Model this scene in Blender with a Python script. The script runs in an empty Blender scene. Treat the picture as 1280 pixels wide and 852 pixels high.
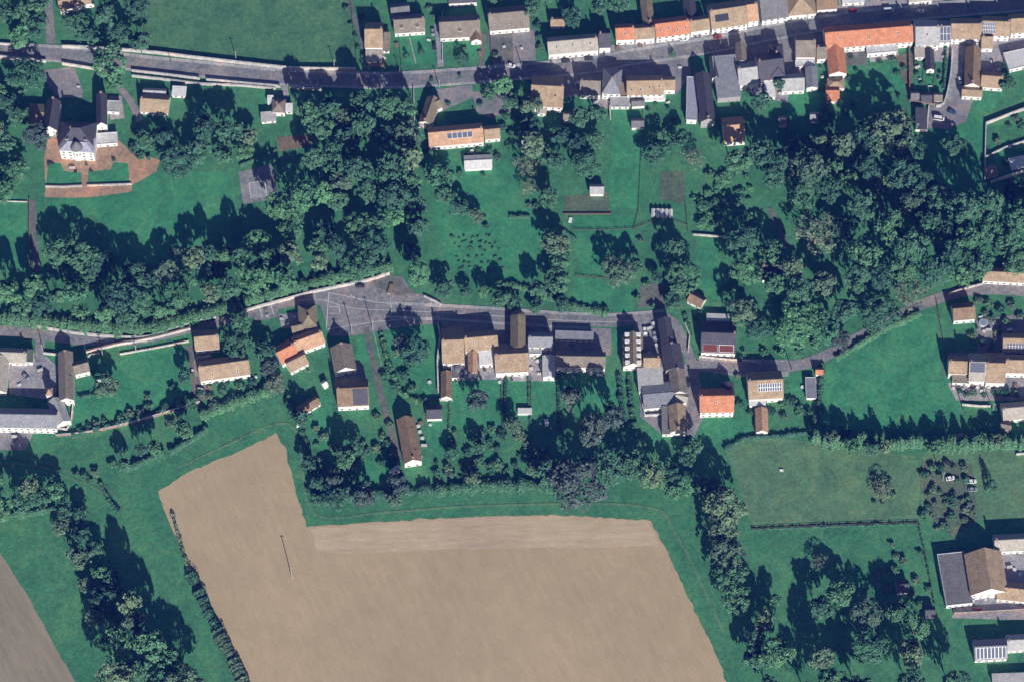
import bpy, bmesh, math, random
import numpy as np
from mathutils import Vector, Matrix, noise
R = math.radians
HAZEC = (.045, .11, 1.0, 1); HAZED = 0.000044
scene = bpy.context.scene
C = scene.collection
rng = random.Random(11)

# ---------------------------------------------------------------- camera geometry
MPP = 0.38                       # metres per photo pixel in the plane through the scene's middle
TH = math.atan(0.5)              # how far from straight down the view is tilted
D = 1700.0
def G(px, py, h=0.0):
    """point at height h that the survey photograph shows at this pixel"""
    cx = (px-640)*MPP; cy = -(py-426)*MPP
    dy = cy*math.cos(TH)+D*math.sin(TH); dz = cy*math.sin(TH)-D*math.cos(TH)
    oy = -D*math.sin(TH); oz = D*math.cos(TH)
    t = (h-oz)/dz
    return Vector((cx*t, oy+dy*t, h))
cam = bpy.data.cameras.new('camera'); co = bpy.data.objects.new('camera', cam); C.objects.link(co)
co.location = (0, -D*math.sin(TH), D*math.cos(TH)); co.rotation_euler = (TH, 0, 0)
cam.sensor_width = 36; cam.lens = 36*D/(1280*MPP); cam.clip_start = 10; cam.clip_end = 6000
scene.camera = co

# ---------------------------------------------------------------- light
SUN_EL = R(28); SH = Vector((-0.25, 0.968, 0))     # shadow direction on the ground
w = bpy.data.worlds.new('World'); scene.world = w; w.use_nodes = True
nt = w.node_tree; bg = nt.nodes['Background']; sky = nt.nodes.new('ShaderNodeTexSky')
sky.sky_type = 'NISHITA'; sky.sun_disc = False; sky.sun_elevation = SUN_EL
sky.sun_rotation = math.atan2(0.25, -0.968)
nt.links.new(sky.outputs[0], bg.inputs[0]); bg.inputs[1].default_value = 0.05
sl = bpy.data.lights.new('sun', 'SUN'); so = bpy.data.objects.new('sun', sl); C.objects.link(so)
sl.energy = 5.0; sl.angle = R(0.55); sl.color = (1.0, 0.955, 0.885)
sd = Vector((0.25*math.cos(SUN_EL), -0.968*math.cos(SUN_EL), math.sin(SUN_EL)))
so.rotation_euler = sd.to_track_quat('Z', 'Y').to_euler(); so.location = sd*400
# the blue air a survey camera looks down through
hm = bpy.data.materials.new('thin_blue_air'); hm.use_nodes = True; ht = hm.node_tree; ht.nodes.remove(ht.nodes['Principled BSDF'])
pv = ht.nodes.new('ShaderNodeVolumePrincipled'); pv.inputs['Color'].default_value = HAZEC; pv.inputs['Density'].default_value = HAZED
ht.links.new(pv.outputs[0], ht.nodes['Material Output'].inputs['Volume'])
vs = scene.view_settings; vs.view_transform = 'Standard'; vs.look = 'None'; vs.exposure = 0.42; vs.gamma = 1

# ---------------------------------------------------------------- materials
def newmat(name):
    m = bpy.data.materials.new(name); m.use_nodes = True
    b = m.node_tree.nodes['Principled BSDF']
    return m, m.node_tree, b
def mk_noise(nt, scale, detail=4, rough=.6, coord='Object', vec=None, dist=0):
    n = nt.nodes.new('ShaderNodeTexNoise'); n.inputs['Scale'].default_value = scale
    n.inputs['Detail'].default_value = detail; n.inputs['Roughness'].default_value = rough
    n.inputs['Distortion'].default_value = dist
    if vec is None:
        g = nt.nodes.new('ShaderNodeNewGeometry'); vec = g.outputs['Position']
    nt.links.new(vec, n.inputs['Vector']); return n
def ramp(nt, fac, stops):
    r = nt.nodes.new('ShaderNodeValToRGB'); e = r.color_ramp.elements
    while len(e) < len(stops): e.new(.5)
    for el, (p, c) in zip(e, stops): el.position = p; el.color = (*c, 1)
    nt.links.new(fac, r.inputs[0]); return r.outputs[0]
def mix(nt, fac, a, b, mode='MIX'):
    m = nt.nodes.new('ShaderNodeMix'); m.data_type = 'RGBA'; m.blend_type = mode
    if isinstance(fac, (int, float)): m.inputs[0].default_value = fac
    else: nt.links.new(fac, m.inputs[0])
    for v, i in ((a, 6), (b, 7)):
        if isinstance(v, tuple): m.inputs[i].default_value = (*v, 1)
        else: nt.links.new(v, m.inputs[i])
    return m.outputs[2]
def sc(c, k): return tuple(min(1, x*k) for x in c)
def bump(nt, b, h, strength=.5, dist=.2):
    bp = nt.nodes.new('ShaderNodeBump'); bp.inputs['Strength'].default_value = strength; bp.inputs['Distance'].default_value = dist
    nt.links.new(h, bp.inputs['Height']); nt.links.new(bp.outputs[0], b.inputs['Normal'])

def ground_mat(name, c1, c2, c3=None, big=.02, mid=.18, fine=1.6, bstr=.35):
    m, t, b = newmat(name)
    n1 = mk_noise(t, big, 5, .6); n2 = mk_noise(t, mid, 6, .7); n3 = mk_noise(t, fine, 3, .7)
    a = ramp(t, n1.outputs[0], [(.35, c1), (.65, c2)])
    a2 = mix(t, ramp(t, n2.outputs[0], [(.35, (0, 0, 0)), (.7, (1, 1, 1))]), a, c3 or sc(c1, .8))
    f = ramp(t, n3.outputs[0], [(.25, (.72, .72, .72)), (.75, (1.25, 1.25, 1.25))])
    a3 = mix(t, 1.0, a2, f, 'MULTIPLY')
    n5 = mk_noise(t, .06, 7, .72, dist=.8)
    a3 = mix(t, 1.0, a3, ramp(t, n5.outputs[0], [(.36, (.76, .80, .84)), (.5, (1, 1, 1)), (.64, (1.42, 1.16, 1.04))]), 'MULTIPLY')
    n4 = mk_noise(t, .5, 4, .75, dist=.6)
    a3 = mix(t, 1.0, a3, ramp(t, n4.outputs[0], [(.32, (.70, .74, .76)), (.5, (1, 1, 1)), (.68, (1.30, 1.24, 1.20))]), 'MULTIPLY')
    t.links.new(a3, b.inputs['Base Color']); b.inputs['Roughness'].default_value = .95
    b.inputs['Specular IOR Level'].default_value = .15
    bump(t, b, n3.outputs[0], bstr, .25)
    return m
GREEN = (.026, .122, .066)
M = {}
M['grass'] = ground_mat('meadow_grass', (.046, .212, .104), (.068, .242, .120), (.064, .176, .090), mid=.3)
M['lawn'] = ground_mat('lawn_grass', (.042, .245, .118), (.060, .275, .136), (.060, .205, .104), fine=2.2, bstr=.2)
M['meadow'] = ground_mat('rough_pasture', (.088, .218, .114), (.110, .248, .130), (.118, .196, .106), fine=2.0)
M['topfield'] = ground_mat('hay_meadow', (.070, .195, .100), (.090, .225, .115), (.066, .165, .090), mid=.35)
M['scrub'] = ground_mat('scrub_ground', (.085, .150, .100), (.105, .170, .115), (.120, .145, .100), mid=.3, fine=1.0, bstr=.8)
M['soil'] = ground_mat('bare_soil', (.19, .15, .115), (.24, .185, .14), (.13, .125, .09), mid=.25)
M['gravel'] = ground_mat('terracotta_gravel', (.40, .26, .175), (.48, .32, .21), (.33, .23, .16), mid=.2)
M['paving'] = ground_mat('pale_paving', (.30, .30, .32), (.40, .39, .40), (.26, .26, .28), mid=.3, fine=1.1)
M['concrete'] = ground_mat('worn_concrete', (.24, .24, .25), (.31, .30, .31), (.19, .19, .20), mid=.25)
M['asphalt'] = ground_mat('asphalt', (.225, .230, .238), (.275, .280, .286), (.175, .180, .190), mid=.12, fine=.8, bstr=.1)
M['kerbstone'] = ground_mat('pavement_slab', (.36, .37, .38), (.44, .44, .44), (.30, .31, .32), mid=.3)
M['track'] = ground_mat('grey_track', (.15, .155, .15), (.20, .20, .19), (.11, .13, .11), mid=.3)
M['stonewall'] = ground_mat('lime_washed_stone', (.50, .48, .45), (.62, .60, .56), (.38, .36, .34), mid=.4, fine=1.5)
M['coping'] = ground_mat('weathered_white_coping', (.58, .57, .54), (.74, .73, .70), (.36, .36, .33), mid=.35, fine=.9)
M['darkstone'] = ground_mat('old_brick_wall', (.22, .17, .14), (.30, .24, .20), (.18, .14, .12), mid=.4, fine=1.5)
def line_field(name, base, ang, c_lo, c_hi, head=True):
    m, t, b = newmat(name)
    g = t.nodes.new('ShaderNodeNewGeometry'); mp = t.nodes.new('ShaderNodeMapping'); mp.vector_type = 'POINT'
    mr = t.nodes.new('ShaderNodeMapping'); mr.inputs['Rotation'].default_value = (0, 0, ang)
    t.links.new(g.outputs['Position'], mr.inputs[0]); mp.inputs['Scale'].default_value = (1, .11, 1)
    t.links.new(mr.outputs[0], mp.inputs[0])
    s1 = mk_noise(t, .35, 5, .65, vec=mp.outputs[0]); s2 = mk_noise(t, 1.6, 3, .6, vec=mp.outputs[0])
    n1 = mk_noise(t, .012, 4, .55); n3 = mk_noise(t, 1.8, 4, .7); n4 = mk_noise(t, .12, 5, .7)
    a = ramp(t, n1.outputs[0], [(.3, sc(base, .9)), (.7, sc(base, 1.08))])
    a = mix(t, 1.0, a, ramp(t, s1.outputs[0], [(.3, c_lo), (.7, c_hi)]), 'MULTIPLY')
    a = mix(t, 1.0, a, ramp(t, s2.outputs[0], [(.3, (.95,)*3), (.7, (1.05,)*3)]), 'MULTIPLY')
    a = mix(t, 1.0, a, ramp(t, n4.outputs[0], [(.3, (.94, .93, .92)), (.7, (1.06, 1.06, 1.06))]), 'MULTIPLY')
    a = mix(t, 1.0, a, ramp(t, n3.outputs[0], [(.3, (.84,)*3), (.7, (1.16,)*3)]), 'MULTIPLY')
    t.links.new(a, b.inputs['Base Color']); b.inputs['Roughness'].default_value = 1; b.inputs['Specular IOR Level'].default_value = .1
    bump(t, b, n3.outputs[0], .15, .2); return m
M['field'] = line_field('harrowed_soil', (.435, .340, .212), R(-25), (.94, .935, .93), (1.055, 1.055, 1.055))
M['headland'] = line_field('headland_soil', (.49, .39, .265), R(89), (.86, .85, .84), (1.12, 1.12, 1.12))
M['field2'] = line_field('stubble_soil', (.27, .235, .165), R(-29), (.85, .85, .85), (1.12, 1.12, 1.12))

def roofmat(name, c, var=.18, course=1.6, gloss=.85):
    m, t, b = newmat(name)
    tc = t.nodes.new('ShaderNodeTexCoord')
    n1 = mk_noise(t, .35, 5, .65); n2 = mk_noise(t, 1.1, 5, .75)
    a = ramp(t, n1.outputs[0], [(.3, sc(c, 1-var)), (.7, sc(c, 1+var*.6))])
    a = mix(t, 1.0, a, ramp(t, n2.outputs[0], [(.3, (.66, .65, .64)), (.5, (1, 1, 1)), (.7, (1.30, 1.27, 1.22))]), 'MULTIPLY')
    wv = t.nodes.new('ShaderNodeTexWave'); wv.bands_direction = 'Y'; wv.inputs['Scale'].default_value = course
    wv.inputs['Distortion'].default_value = .5
    t.links.new(tc.outputs['Object'], wv.inputs['Vector'])
    a = mix(t, 1.0, a, ramp(t, wv.outputs[0], [(0, (.86, .86, .86)), (.6, (1.04, 1.04, 1.04))]), 'MULTIPLY')
    t.links.new(a, b.inputs['Base Color']); b.inputs['Roughness'].default_value = gloss; b.inputs['Specular IOR Level'].default_value = .25
    bump(t, b, wv.outputs[0], .3, .08); return m
M['tan'] = roofmat('weathered_clay_tile', (.37, .275, .185), .26)
M['brown'] = roofmat('brown_clay_tile', (.25, .175, .115), .25)
M['olive'] = roofmat('mossy_tile', (.23, .195, .13), .25)
M['orange'] = roofmat('new_orange_tile', (.53, .225, .125), .22)
M['apricot'] = roofmat('apricot_tile', (.50, .31, .20), .22)
M['slate'] = roofmat('dark_slate', (.075, .075, .095), .2, 2.2, .6)
M['grey'] = roofmat('grey_slate', (.17, .17, .18), .24, 2.0, .7)
M['bluegrey'] = roofmat('blue_grey_sheet', (.24, .25, .28), .2, 1.2, .6)
M['lilac'] = roofmat('pale_zinc_sheet', (.33, .34, .42), .12, 1.2, .55)
M['pale'] = roofmat('pale_fibre_cement', (.40, .40, .40), .2, 1.4)
M['cream'] = roofmat('cream_lichened_tile', (.40, .37, .32), .2)
M['greybrown'] = roofmat('grey_brown_tile', (.235, .205, .170), .26)
M['roofwhite'] = roofmat('white_roof_sheet', (.62, .62, .62), .12, 1.0, .5)
M['copper'] = roofmat('green_stained_roof', (.10, .14, .11), .2)
def simple(name, c, rough=.8, var=.12, scale=.8, metal=0, spec=.3):
    m, t, b = newmat(name); n = mk_noise(t, scale, 5, .7)
    t.links.new(ramp(t, n.outputs[0], [(.3, sc(c, 1-var)), (.7, sc(c, 1+var))]), b.inputs['Base Color'])
    b.inputs['Roughness'].default_value = rough; b.inputs['Metallic'].default_value = metal
    b.inputs['Specular IOR Level'].default_value = spec; return m
M['white'] = simple('white_render', (.70, .68, .64), .9)
M['whitepaint'] = simple('white_paint', (.74, .74, .74), .5, .06)
M['creamwall'] = simple('cream_render', (.55, .48, .40), .9)
M['brick'] = simple('red_brick', (.30, .15, .10), .9, .2, 1.5)
M['greywall'] = simple('grey_render', (.33, .32, .31), .9)
M['glass'] = simple('dark_window_glass', (.03, .035, .045), .15, .2, 1, 0, .5)
M['panel'] = simple('solar_glass', (.045, .055, .10), .6, .2, 1, 0, .5)
M['blueglass'] = simple('conservatory_glass', (.22, .28, .38), .25, .1, 1, 0, .5)
M['wood'] = simple('weathered_timber', (.14, .105, .075), .9, .2, 1.5)
M['bark'] = simple('grey_bark', (.10, .085, .065), .95, .25, 2)
M['palebark'] = simple('pale_bare_twigs', (.24, .22, .16), .95, .2, 2)
M['darkred'] = simple('dark_red_roofing', (.13, .035, .03), .8, .2)
M['metal'] = simple('galvanised_metal', (.35, .36, .37), .45, .1, 1, .6)
M['black'] = simple('tyre_rubber', (.02, .02, .02), .8)
M['carwhite'] = simple('white_car_paint', (.75, .75, .76), .3, .03, 1, 0, .5)
M['cardark'] = simple('dark_car_paint', (.03, .032, .04), .3, .05, 1, 0, .5)
M['carred'] = simple('red_car_paint', (.35, .04, .03), .3, .05, 1, 0, .5)
M['cargrey'] = simple('silver_car_paint', (.36, .37, .39), .3, .05, 1, .3, .5)
M['carblue'] = simple('blue_car_paint', (.05, .10, .22), .3, .05, 1, 0, .5)
M['terracotta'] = simple('terracotta', (.40, .20, .13), .85)
M['clutter'] = simple('pale_plastic', (.62, .62, .60), .6)

def leafmat(name, c):
    m, t, b = newmat(name)
    oi = t.nodes.new('ShaderNodeObjectInfo'); n = mk_noise(t, .45, 4, .7); n2 = mk_noise(t, 2.2, 2, .6)
    a = ramp(t, n.outputs[0], [(.3, sc(c, .68)), (.5, c), (.72, sc(c, 1.45))])
    a = mix(t, 1.0, a, ramp(t, n2.outputs[0], [(.3, (.7,)*3), (.7, (1.3,)*3)]), 'MULTIPLY')
    a = mix(t, 1.0, a, ramp(t, oi.outputs['Random'], [(0, (.75, .80, .88)), (1, (1.22, 1.16, 1.05))]), 'MULTIPLY')
    t.links.new(a, b.inputs['Base Color']); b.inputs['Roughness'].default_value = .8; b.inputs['Specular IOR Level'].default_value = .2
    return m
TONE = {
 'dark blue-green': leafmat('leaf_blue_green', (.060, .150, .100)),
 'mid green': leafmat('leaf_mid_green', (.082, .196, .108)),
 'bright green': leafmat('leaf_bright_green', (.100, .250, .130)),
 'grey-green': leafmat('leaf_grey_green', (.120, .195, .125)),
 'dusky purple-grey': leafmat('leaf_dusky', (.085, .125, .115)),
 'olive-beige': leafmat('leaf_olive', (.150, .205, .140)),
}

# ---------------------------------------------------------------- mesh helpers
def link_mesh(name, verts, faces, mats, parent=None, loc=None, fm=None, smooth=False):
    me = bpy.data.meshes.new(name); me.from_pydata([tuple(v) for v in verts], [], faces)
    for m_ in (mats if isinstance(mats, (list, tuple)) else [mats]): me.materials.append(m_)
    if fm: me.polygons.foreach_set('material_index', fm)
    if smooth: me.polygons.foreach_set('use_smooth', [True]*len(me.polygons))
    me.update()
    o = bpy.data.objects.new(name, me); C.objects.link(o)
    if parent: o.parent = parent
    if loc is not None: o.location = loc
    return o
class MB:
    def __init__(s): s.v = []; s.f = []; s.m = []
    def add(s, vs_, fs_, mi=0):
        k = len(s.v); s.v += [tuple(v) for v in vs_]; s.f += [tuple(i+k for i in f) for f in fs_]; s.m += [mi]*len(fs_)
    def box(s, x0, x1, y0, y1, z0, z1, mi=0, T=None):
        P = [Vector((x, y, z)) for z in (z0, z1) for x, y in ((x0, y0), (x1, y0), (x1, y1), (x0, y1))]
        if T is not None: P = [T @ p for p in P]
        s.add(P, [(3, 2, 1, 0), (4, 5, 6, 7), (0, 1, 5, 4), (1, 2, 6, 5), (2, 3, 7, 6), (3, 0, 4, 7)], mi)
    def tube(s, a, b, r0, r1, n=6, mi=0):
        a = Vector(a); b = Vector(b); d = (b-a).normalized(); u = d.orthogonal().normalized(); w_ = d.cross(u)
        P = []
        for p, r in ((a, r0), (b, r1)):
            for i in range(n): an = 2*math.pi*i/n; P.append(p+(u*math.cos(an)+w_*math.sin(an))*r)
        s.add(P, [(i, (i+1) % n, n+(i+1) % n, n+i) for i in range(n)]+[tuple(range(n))[::-1], tuple(range(n, 2*n))], mi)
    def cone(s, c, r0, r1, z0, z1, n=16, mi=0):
        P = [(c[0]+r*math.cos(2*math.pi*i/n), c[1]+r*math.sin(2*math.pi*i/n), z) for r, z in ((r0, z0), (r1, z1)) for i in range(n)]
        s.add(P, [(i, (i+1) % n, n+(i+1) % n, n+i) for i in range(n)]+[tuple(range(n))[::-1], tuple(range(n, 2*n))], mi)
    def build(s, name, mats, parent=None, loc=None, smooth=False):
        return link_mesh(name, s.v, s.f, mats, parent, loc, s.m, smooth)
def tag(o, label=None, cat=None, group=None, kind=None):
    if label: o['label'] = label
    if cat: o['category'] = cat
    if group: o['group'] = group
    if kind: o['kind'] = kind
    return o
def empty(name, loc, rz=0):
    o = bpy.data.objects.new(name, None); C.objects.link(o); o.location = loc; o.rotation_euler = (0, 0, rz)
    o.empty_display_size = .5; return o
LAYER = [0.03]
def jag(pts, amt, step):
    """subdivide an outline and roughen it (metres)"""
    out = []; n = len(pts)
    for i in range(n):
        a = pts[i]; b = pts[(i+1) % n]; k = max(1, int((b-a).length/step))
        for j in range(k):
            p = a.lerp(b, j/k); q = noise.noise_vector(p*.31)*amt + noise.noise_vector(p*1.3)*amt*.4
            out.append(Vector((p.x+q.x, p.y+q.y, p.z)))
    return out
def sheet(name, pxs, mat, z, label=None, rough=.35, step=2.0, kind='structure'):
    pts = [G(x, y) for x, y in pxs]; pts = jag(pts, rough, step) if rough else pts
    bm = bmesh.new(); vv = [bm.verts.new((p.x, p.y, z)) for p in pts]; f = bm.faces.new(vv)
    if f.normal.z < 0 or True:
        bm.normal_update()
        if f.normal.z < 0: f.normal_flip()
    bmesh.ops.triangulate(bm, faces=[f]); me = bpy.data.meshes.new(name); bm.to_mesh(me); bm.free()
    me.materials.append(mat); o = bpy.data.objects.new(name, me); C.objects.link(o); o['kind'] = kind
    if label: o['label'] = label
    return o
def smooth_path(pxs, step=3.0):
    P = [G(*p) for p in pxs]; P = [P[0]*2-P[1]]+P+[P[-1]*2-P[-2]]; out = []
    for i in range(1, len(P)-2):
        n = max(2, int((P[i+1]-P[i]).length/step))
        for j in range(n):
            t = j/n; a, b, c, d = P[i-1:i+3]
            out.append(.5*((2*b)+(-a+c)*t+(2*a-5*b+4*c-d)*t*t+(-a+3*b-3*c+d)*t**3))
    out.append(P[-2]); return out
def offs(path, d):
    out = []
    for i, p in enumerate(path):
        t = (path[min(i+1, len(path)-1)]-path[max(i-1, 0)]); t.z = 0; t.normalize()
        out.append(Vector((p.x-t.y*d, p.y+t.x*d, 0)))
    return out
def ribbon(name, path, d0, d1, z, mat, kind='structure', thick=0, label=None, wob=0):
    L = offs(path, d0); Rr = offs(path, d1); V = []; F = []
    for i in range(len(L)):
        q = noise.noise(L[i]*.2)*wob
        V += [(L[i].x, L[i].y+q, z), (Rr[i].x, Rr[i].y-q, z)]
    for i in range(len(L)-1): F.append((2*i, 2*i+1, 2*i+3, 2*i+2) if d0 > d1 else (2*i+1, 2*i, 2*i+2, 2*i+3))
    if thick:
        k = len(V); V += [(x, y, z-thick) for x, y, _ in V]
        for i in range(len(L)-1): F += [(2*i, 2*i+2, k+2*i+2, k+2*i), (2*i+1, k+2*i+1, k+2*i+3, 2*i+3)]
    o = link_mesh(name, V, F, mat); o['kind'] = kind
    if label: o['label'] = label
    return o
def wall(pxs, h, th, mat, label, cat='wall', name='garden_wall', smooth=False, cop=None, group=None):
    path = smooth_path(pxs) if smooth else [G(*p) for p in pxs]
    base = path[0].copy(); mb = MB()
    def run(d, z0, z1, mi):
        L = offs(path, d); Q = offs(path, -d); n = len(L)
        V = []
        for i in range(n): V += [(L[i].x-base.x, L[i].y-base.y, z0), (Q[i].x-base.x, Q[i].y-base.y, z0), (Q[i].x-base.x, Q[i].y-base.y, z1), (L[i].x-base.x, L[i].y-base.y, z1)]
        F = [(0, 1, 2, 3)[::-1], (4*n-4, 4*n-3, 4*n-2, 4*n-1)]
        for i in range(n-1):
            for a, b in ((0, 1), (1, 2), (2, 3), (3, 0)): F.append((4*i+a, 4*i+b, 4*i+4+b, 4*i+4+a))
        mb.add(V, F, mi)
    run(th/2, -.1, h, 0); run(th/2+.06, h+.002, h+.12, 1)
    o = mb.build(name, [mat, cop or mat], loc=base); tag(o, label, cat, group); return o
def fence(pxs, h, label, spacing=3.0, group=None, mat=None):
    mat = mat or M['wood']; path = [G(*p) for p in pxs]; base = path[0].copy(); root = empty('post_fence', base)
    tag(root, label, 'fence', group); posts = []
    for a, b in zip(path[:-1], path[1:]):
        n = max(1, round((b-a).length/spacing))
        for j in range(n): posts.append(a.lerp(b, j/n))
    posts.append(path[-1]); posts = posts[:100]
    mb = MB(); mb.box(-.12, .12, -.12, .12, -.2, h)
    p0 = mb.build('post', mat, root, posts[0]-base)
    for p in posts[1:]:
        o = p0.copy(); C.objects.link(o); o.parent = root; o.location = p-base
    rl = MB()
    for a, b in zip(posts[:-1], posts[1:]):
        for z in (h*.45, h*.85): rl.tube(a-base+Vector((0, 0, z)), b-base+Vector((0, 0, z)), .07, .07, 4)
    rl.build('rail', mat, root); return root
# ---------------------------------------------------------------- buildings
def rect(xl, xr, y0, y1, rot, he):
    """outline on the photo at eaves height -> centre, half sizes, angle in metres"""
    cx = (xl+xr)/2; cy = (y0+y1)/2; r = R(rot); w_ = (xr-xl)/2; l_ = (y1-y0)/2
    u = Vector((math.cos(r), math.sin(r))); v = Vector((-math.sin(r), math.cos(r)))
    c = G(cx, cy, he); U = (G(cx+u.x*w_, cy+u.y*w_, he)-G(cx-u.x*w_, cy-u.y*w_, he))/2
    V = (G(cx-v.x*l_, cy-v.y*l_, he)-G(cx+v.x*l_, cy+v.y*l_, he))/2
    return c, U.length, abs(V.length), math.atan2(U.y, U.x)
def rot_to(root, rz): return rz-root.rotation_euler.z
def place(o, root, wp, rz):
    d = Matrix.Rotation(-root.rotation_euler.z, 4, 'Z') @ (Vector(wp)-root.location)
    o.parent = root; o.location = d; o.rotation_euler = (0, 0, rz-root.rotation_euler.z)
WINMAT = {}
def win_mesh(w_, h_, frame, kind):
    k = (round(w_, 1), round(h_, 1), frame, kind)
    if k not in WINMAT:
        mb = MB(); t = .09
        mb.box(-w_/2, w_/2, -.05, .02, 0, h_, 1)
        for x0, x1, z0, z1 in ((-w_/2-t, -w_/2, -t, h_+t), (w_/2, w_/2+t, -t, h_+t), (-w_/2, w_/2, h_, h_+t), (-w_/2-.1, w_/2+.1, -.16, 0), (-.04, .04, 0, h_)):
            mb.box(x0, x1, -.12, .02, z0, z1, 0)
        o = mb.build(kind, [M[frame], M['glass'] if kind != 'door' else M['wood']]); WINMAT[k] = o.data
        bpy.data.objects.remove(o)
    return WINMAT[k]
def volume(root, spec, he, roof, wallm='white', kind='gable', ridge='x', pitch=38, windows=True, chim=1, sky=0, dorm=0,
           solar=None, frame='whitepaint', partial=False, doors=1, ov=.3, wn='wall', rn='roof', roof_side=None, seed=0):
    c, A, B, rz = rect(*spec, he)
    if ridge == 'y': A, B = B, A; rz += math.pi/2
    rr = random.Random(seed+int(spec[0]*7+spec[2]*13))
    base = Vector((c.x, c.y, 0)); tp = math.tan(R(pitch)); a, b = A-ov, B-ov
    z0 = -.3
    wm = MB(); rm = MB(); t = .18
    if kind == 'gable':
        hr = he+B*tp; zi = lambda y: he+(B-abs(y))*tp-t-.03
        pr = [(-b, z0), (b, z0), (b, zi(b)), (0, zi(0)), (-b, zi(b))]
        V = [(x, y, z) for x in (-a, a) for y, z in pr]
        wm.add(V, [(0, 1, 2, 3, 4)[::-1], (5, 6, 7, 8, 9)]+[(i, (i+1) % 5, 5+(i+1) % 5, 5+i) for i in (0, 1, 4)])
        for s in (-1, 1):
            V = [(x, s*B*k, z) for x in (-A, A) for k, z in ((1, he), (0, hr), (0, hr-t), (1, he-t))]
            F = [(0, 1, 2, 3), (4, 7, 6, 5), (0, 4, 5, 1), (3, 2, 6, 7), (0, 3, 7, 4)]
            if s > 0: F = [f[::-1] for f in F]
            rm.add(V, F, 2 if (roof_side and s == 1) else 0)
        rm.box(-A-.02, A+.02, -.16, .16, hr-.06, hr+.07, 1)
    elif kind == 'hip':
        hr = he+B*tp; ra = max(.05, A-B)
        V = [(-A, -B, he), (A, -B, he), (A, B, he), (-A, B, he), (-ra, 0, hr), (ra, 0, hr)]
        rm.add(V, [(0, 1, 5, 4), (1, 2, 5), (2, 3, 4, 5), (3, 0, 4), (3, 2, 1, 0)])
        wm.box(-a, a, -b, b, z0, he-.02)
        for p, q in ((0, 4), (1, 5), (2, 5), (3, 4), (4, 5)): rm.tube(V[p], V[q], .12, .12, 5, 1)
    elif kind == 'mono':
        hr = he+2*B*tp
        V = [(x, y, z) for x in (-A, A) for y, z in ((-B, he), (B, hr), (B, hr-t), (-B, he-t))]
        rm.add(V, [(0, 1, 2, 3), (4, 7, 6, 5), (0, 4, 5, 1), (3, 2, 6, 7), (0, 3, 7, 4), (1, 5, 6, 2)])
        zi = lambda y: he+(y+B)*tp-t-.03
        V = [(x, y, z) for x in (-a, a) for y, z in ((-b, z0), (b, z0), (b, zi(b)), (-b, zi(-b)))]
        wm.add(V, [(3, 2, 1, 0), (4, 5, 6, 7)]+[(i, (i+1) % 4, 4+(i+1) % 4, 4+i) for i in (0, 1, 3)])
    else:
        hr = he; wm.box(-a, a, -b, b, z0, he-.15)
        rm.box(-A, A, -B, B, he-.13, he)
        for q in ((-A, A, -B, -B+.2), (-A, A, B-.2, B), (-A, -A+.2, -B+.2, B-.2), (A-.2, A, -B+.2, B-.2)): rm.box(*q, he+.001, he+.22, 1)
    side = roof_side or roof
    capm = M['roofwhite'] if kind == 'flat' else M[roof]
    wo = wm.build(wn, [M[wallm]]); place(wo, root, base, rz)
    ro = rm.build(rn, [M[roof], capm, M[side]]); place(ro, root, base, rz)
    def child(nm, mesh_or_mb, mats, loc, parent, rx=0, lz=0):
        o = mesh_or_mb.build(nm, mats) if isinstance(mesh_or_mb, MB) else bpy.data.objects.new(nm, mesh_or_mb)
        if not isinstance(mesh_or_mb, MB): C.objects.link(o)
        o.parent = parent; o.location = loc; o.rotation_euler = (rx, 0, lz); return o
    # chimneys ride on the roof
    if kind in ('gable', 'hip'):
        for i in range(chim):
            x = (A-.9)*(1 if (i+rr.randint(0, 1)) % 2 else -1)*(1 if kind == 'gable' else .35)
            ch = MB(); ch.box(-.32, .32, -.45, .45, hr-1.2, hr+.9); ch.box(-.4, .4, -.52, .52, hr+.9, hr+1.02, 1)
            for q in (-.22, .22): ch.cone((0, q), .12, .1, hr+1.02, hr+1.35, 7, 2)
            child('chimney', ch, [M['brick'], M['greywall'], M['terracotta']], (x, rr.uniform(-.3, .3), 0), ro)
        for i in range(sky):
            f = rr.uniform(.35, .65); x = (-A+2*A*(i+.5)/sky)+rr.uniform(-.3, .3)
            s = MB(); s.box(-.45, .45, -.6, .6, .0, .1, 0); s.box(-.36, .36, -.5, .5, .101, .13, 1)
            child('skylight', s, [M['metal'], M['glass']], (x, -B*(1-f), he+B*f*tp), ro, R(pitch))
        for i in range(dorm):
            f = .42; x = (-A+2*A*(i+.5)/dorm); y = -B*(1-f); z = he+B*f*tp
            s = MB(); s.box(-.7, .7, -.5, 1.3, -.6, .85, 0); s.box(-.5, .5, -.56, -.5, 0, .7, 1); s.box(-.85, .85, -.7, 1.4, .852, .97, 2)
            child('dormer', s, [M['white'], M['glass'], M[roof]], (x, y, z), ro)
        if solar:
            x0, x1, f0, f1, nx, ny = solar[:6]; fr = solar[6] if len(solar) > 6 else 'metal'
            L = B/math.cos(R(pitch))
            s = MB(); X0 = -A+2*A*x0; X1 = -A+2*A*x1; s.box(X0, X1, L*f0, L*f1, .05, .10, 0)
            for i in range(nx):
                for j in range(ny):
                    gx = (X1-X0)/nx; gy = L*(f1-f0)/ny
                    s.box(X0+gx*i+.09, X0+gx*(i+1)-.09, L*f0+gy*j+.09, L*f0+gy*(j+1)-.09, .101, .13, 1)
            child('solar_array', s, [M[fr], M[solar[7] if len(solar) > 7 else 'panel']], (0, -B, he), ro, R(pitch))
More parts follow.
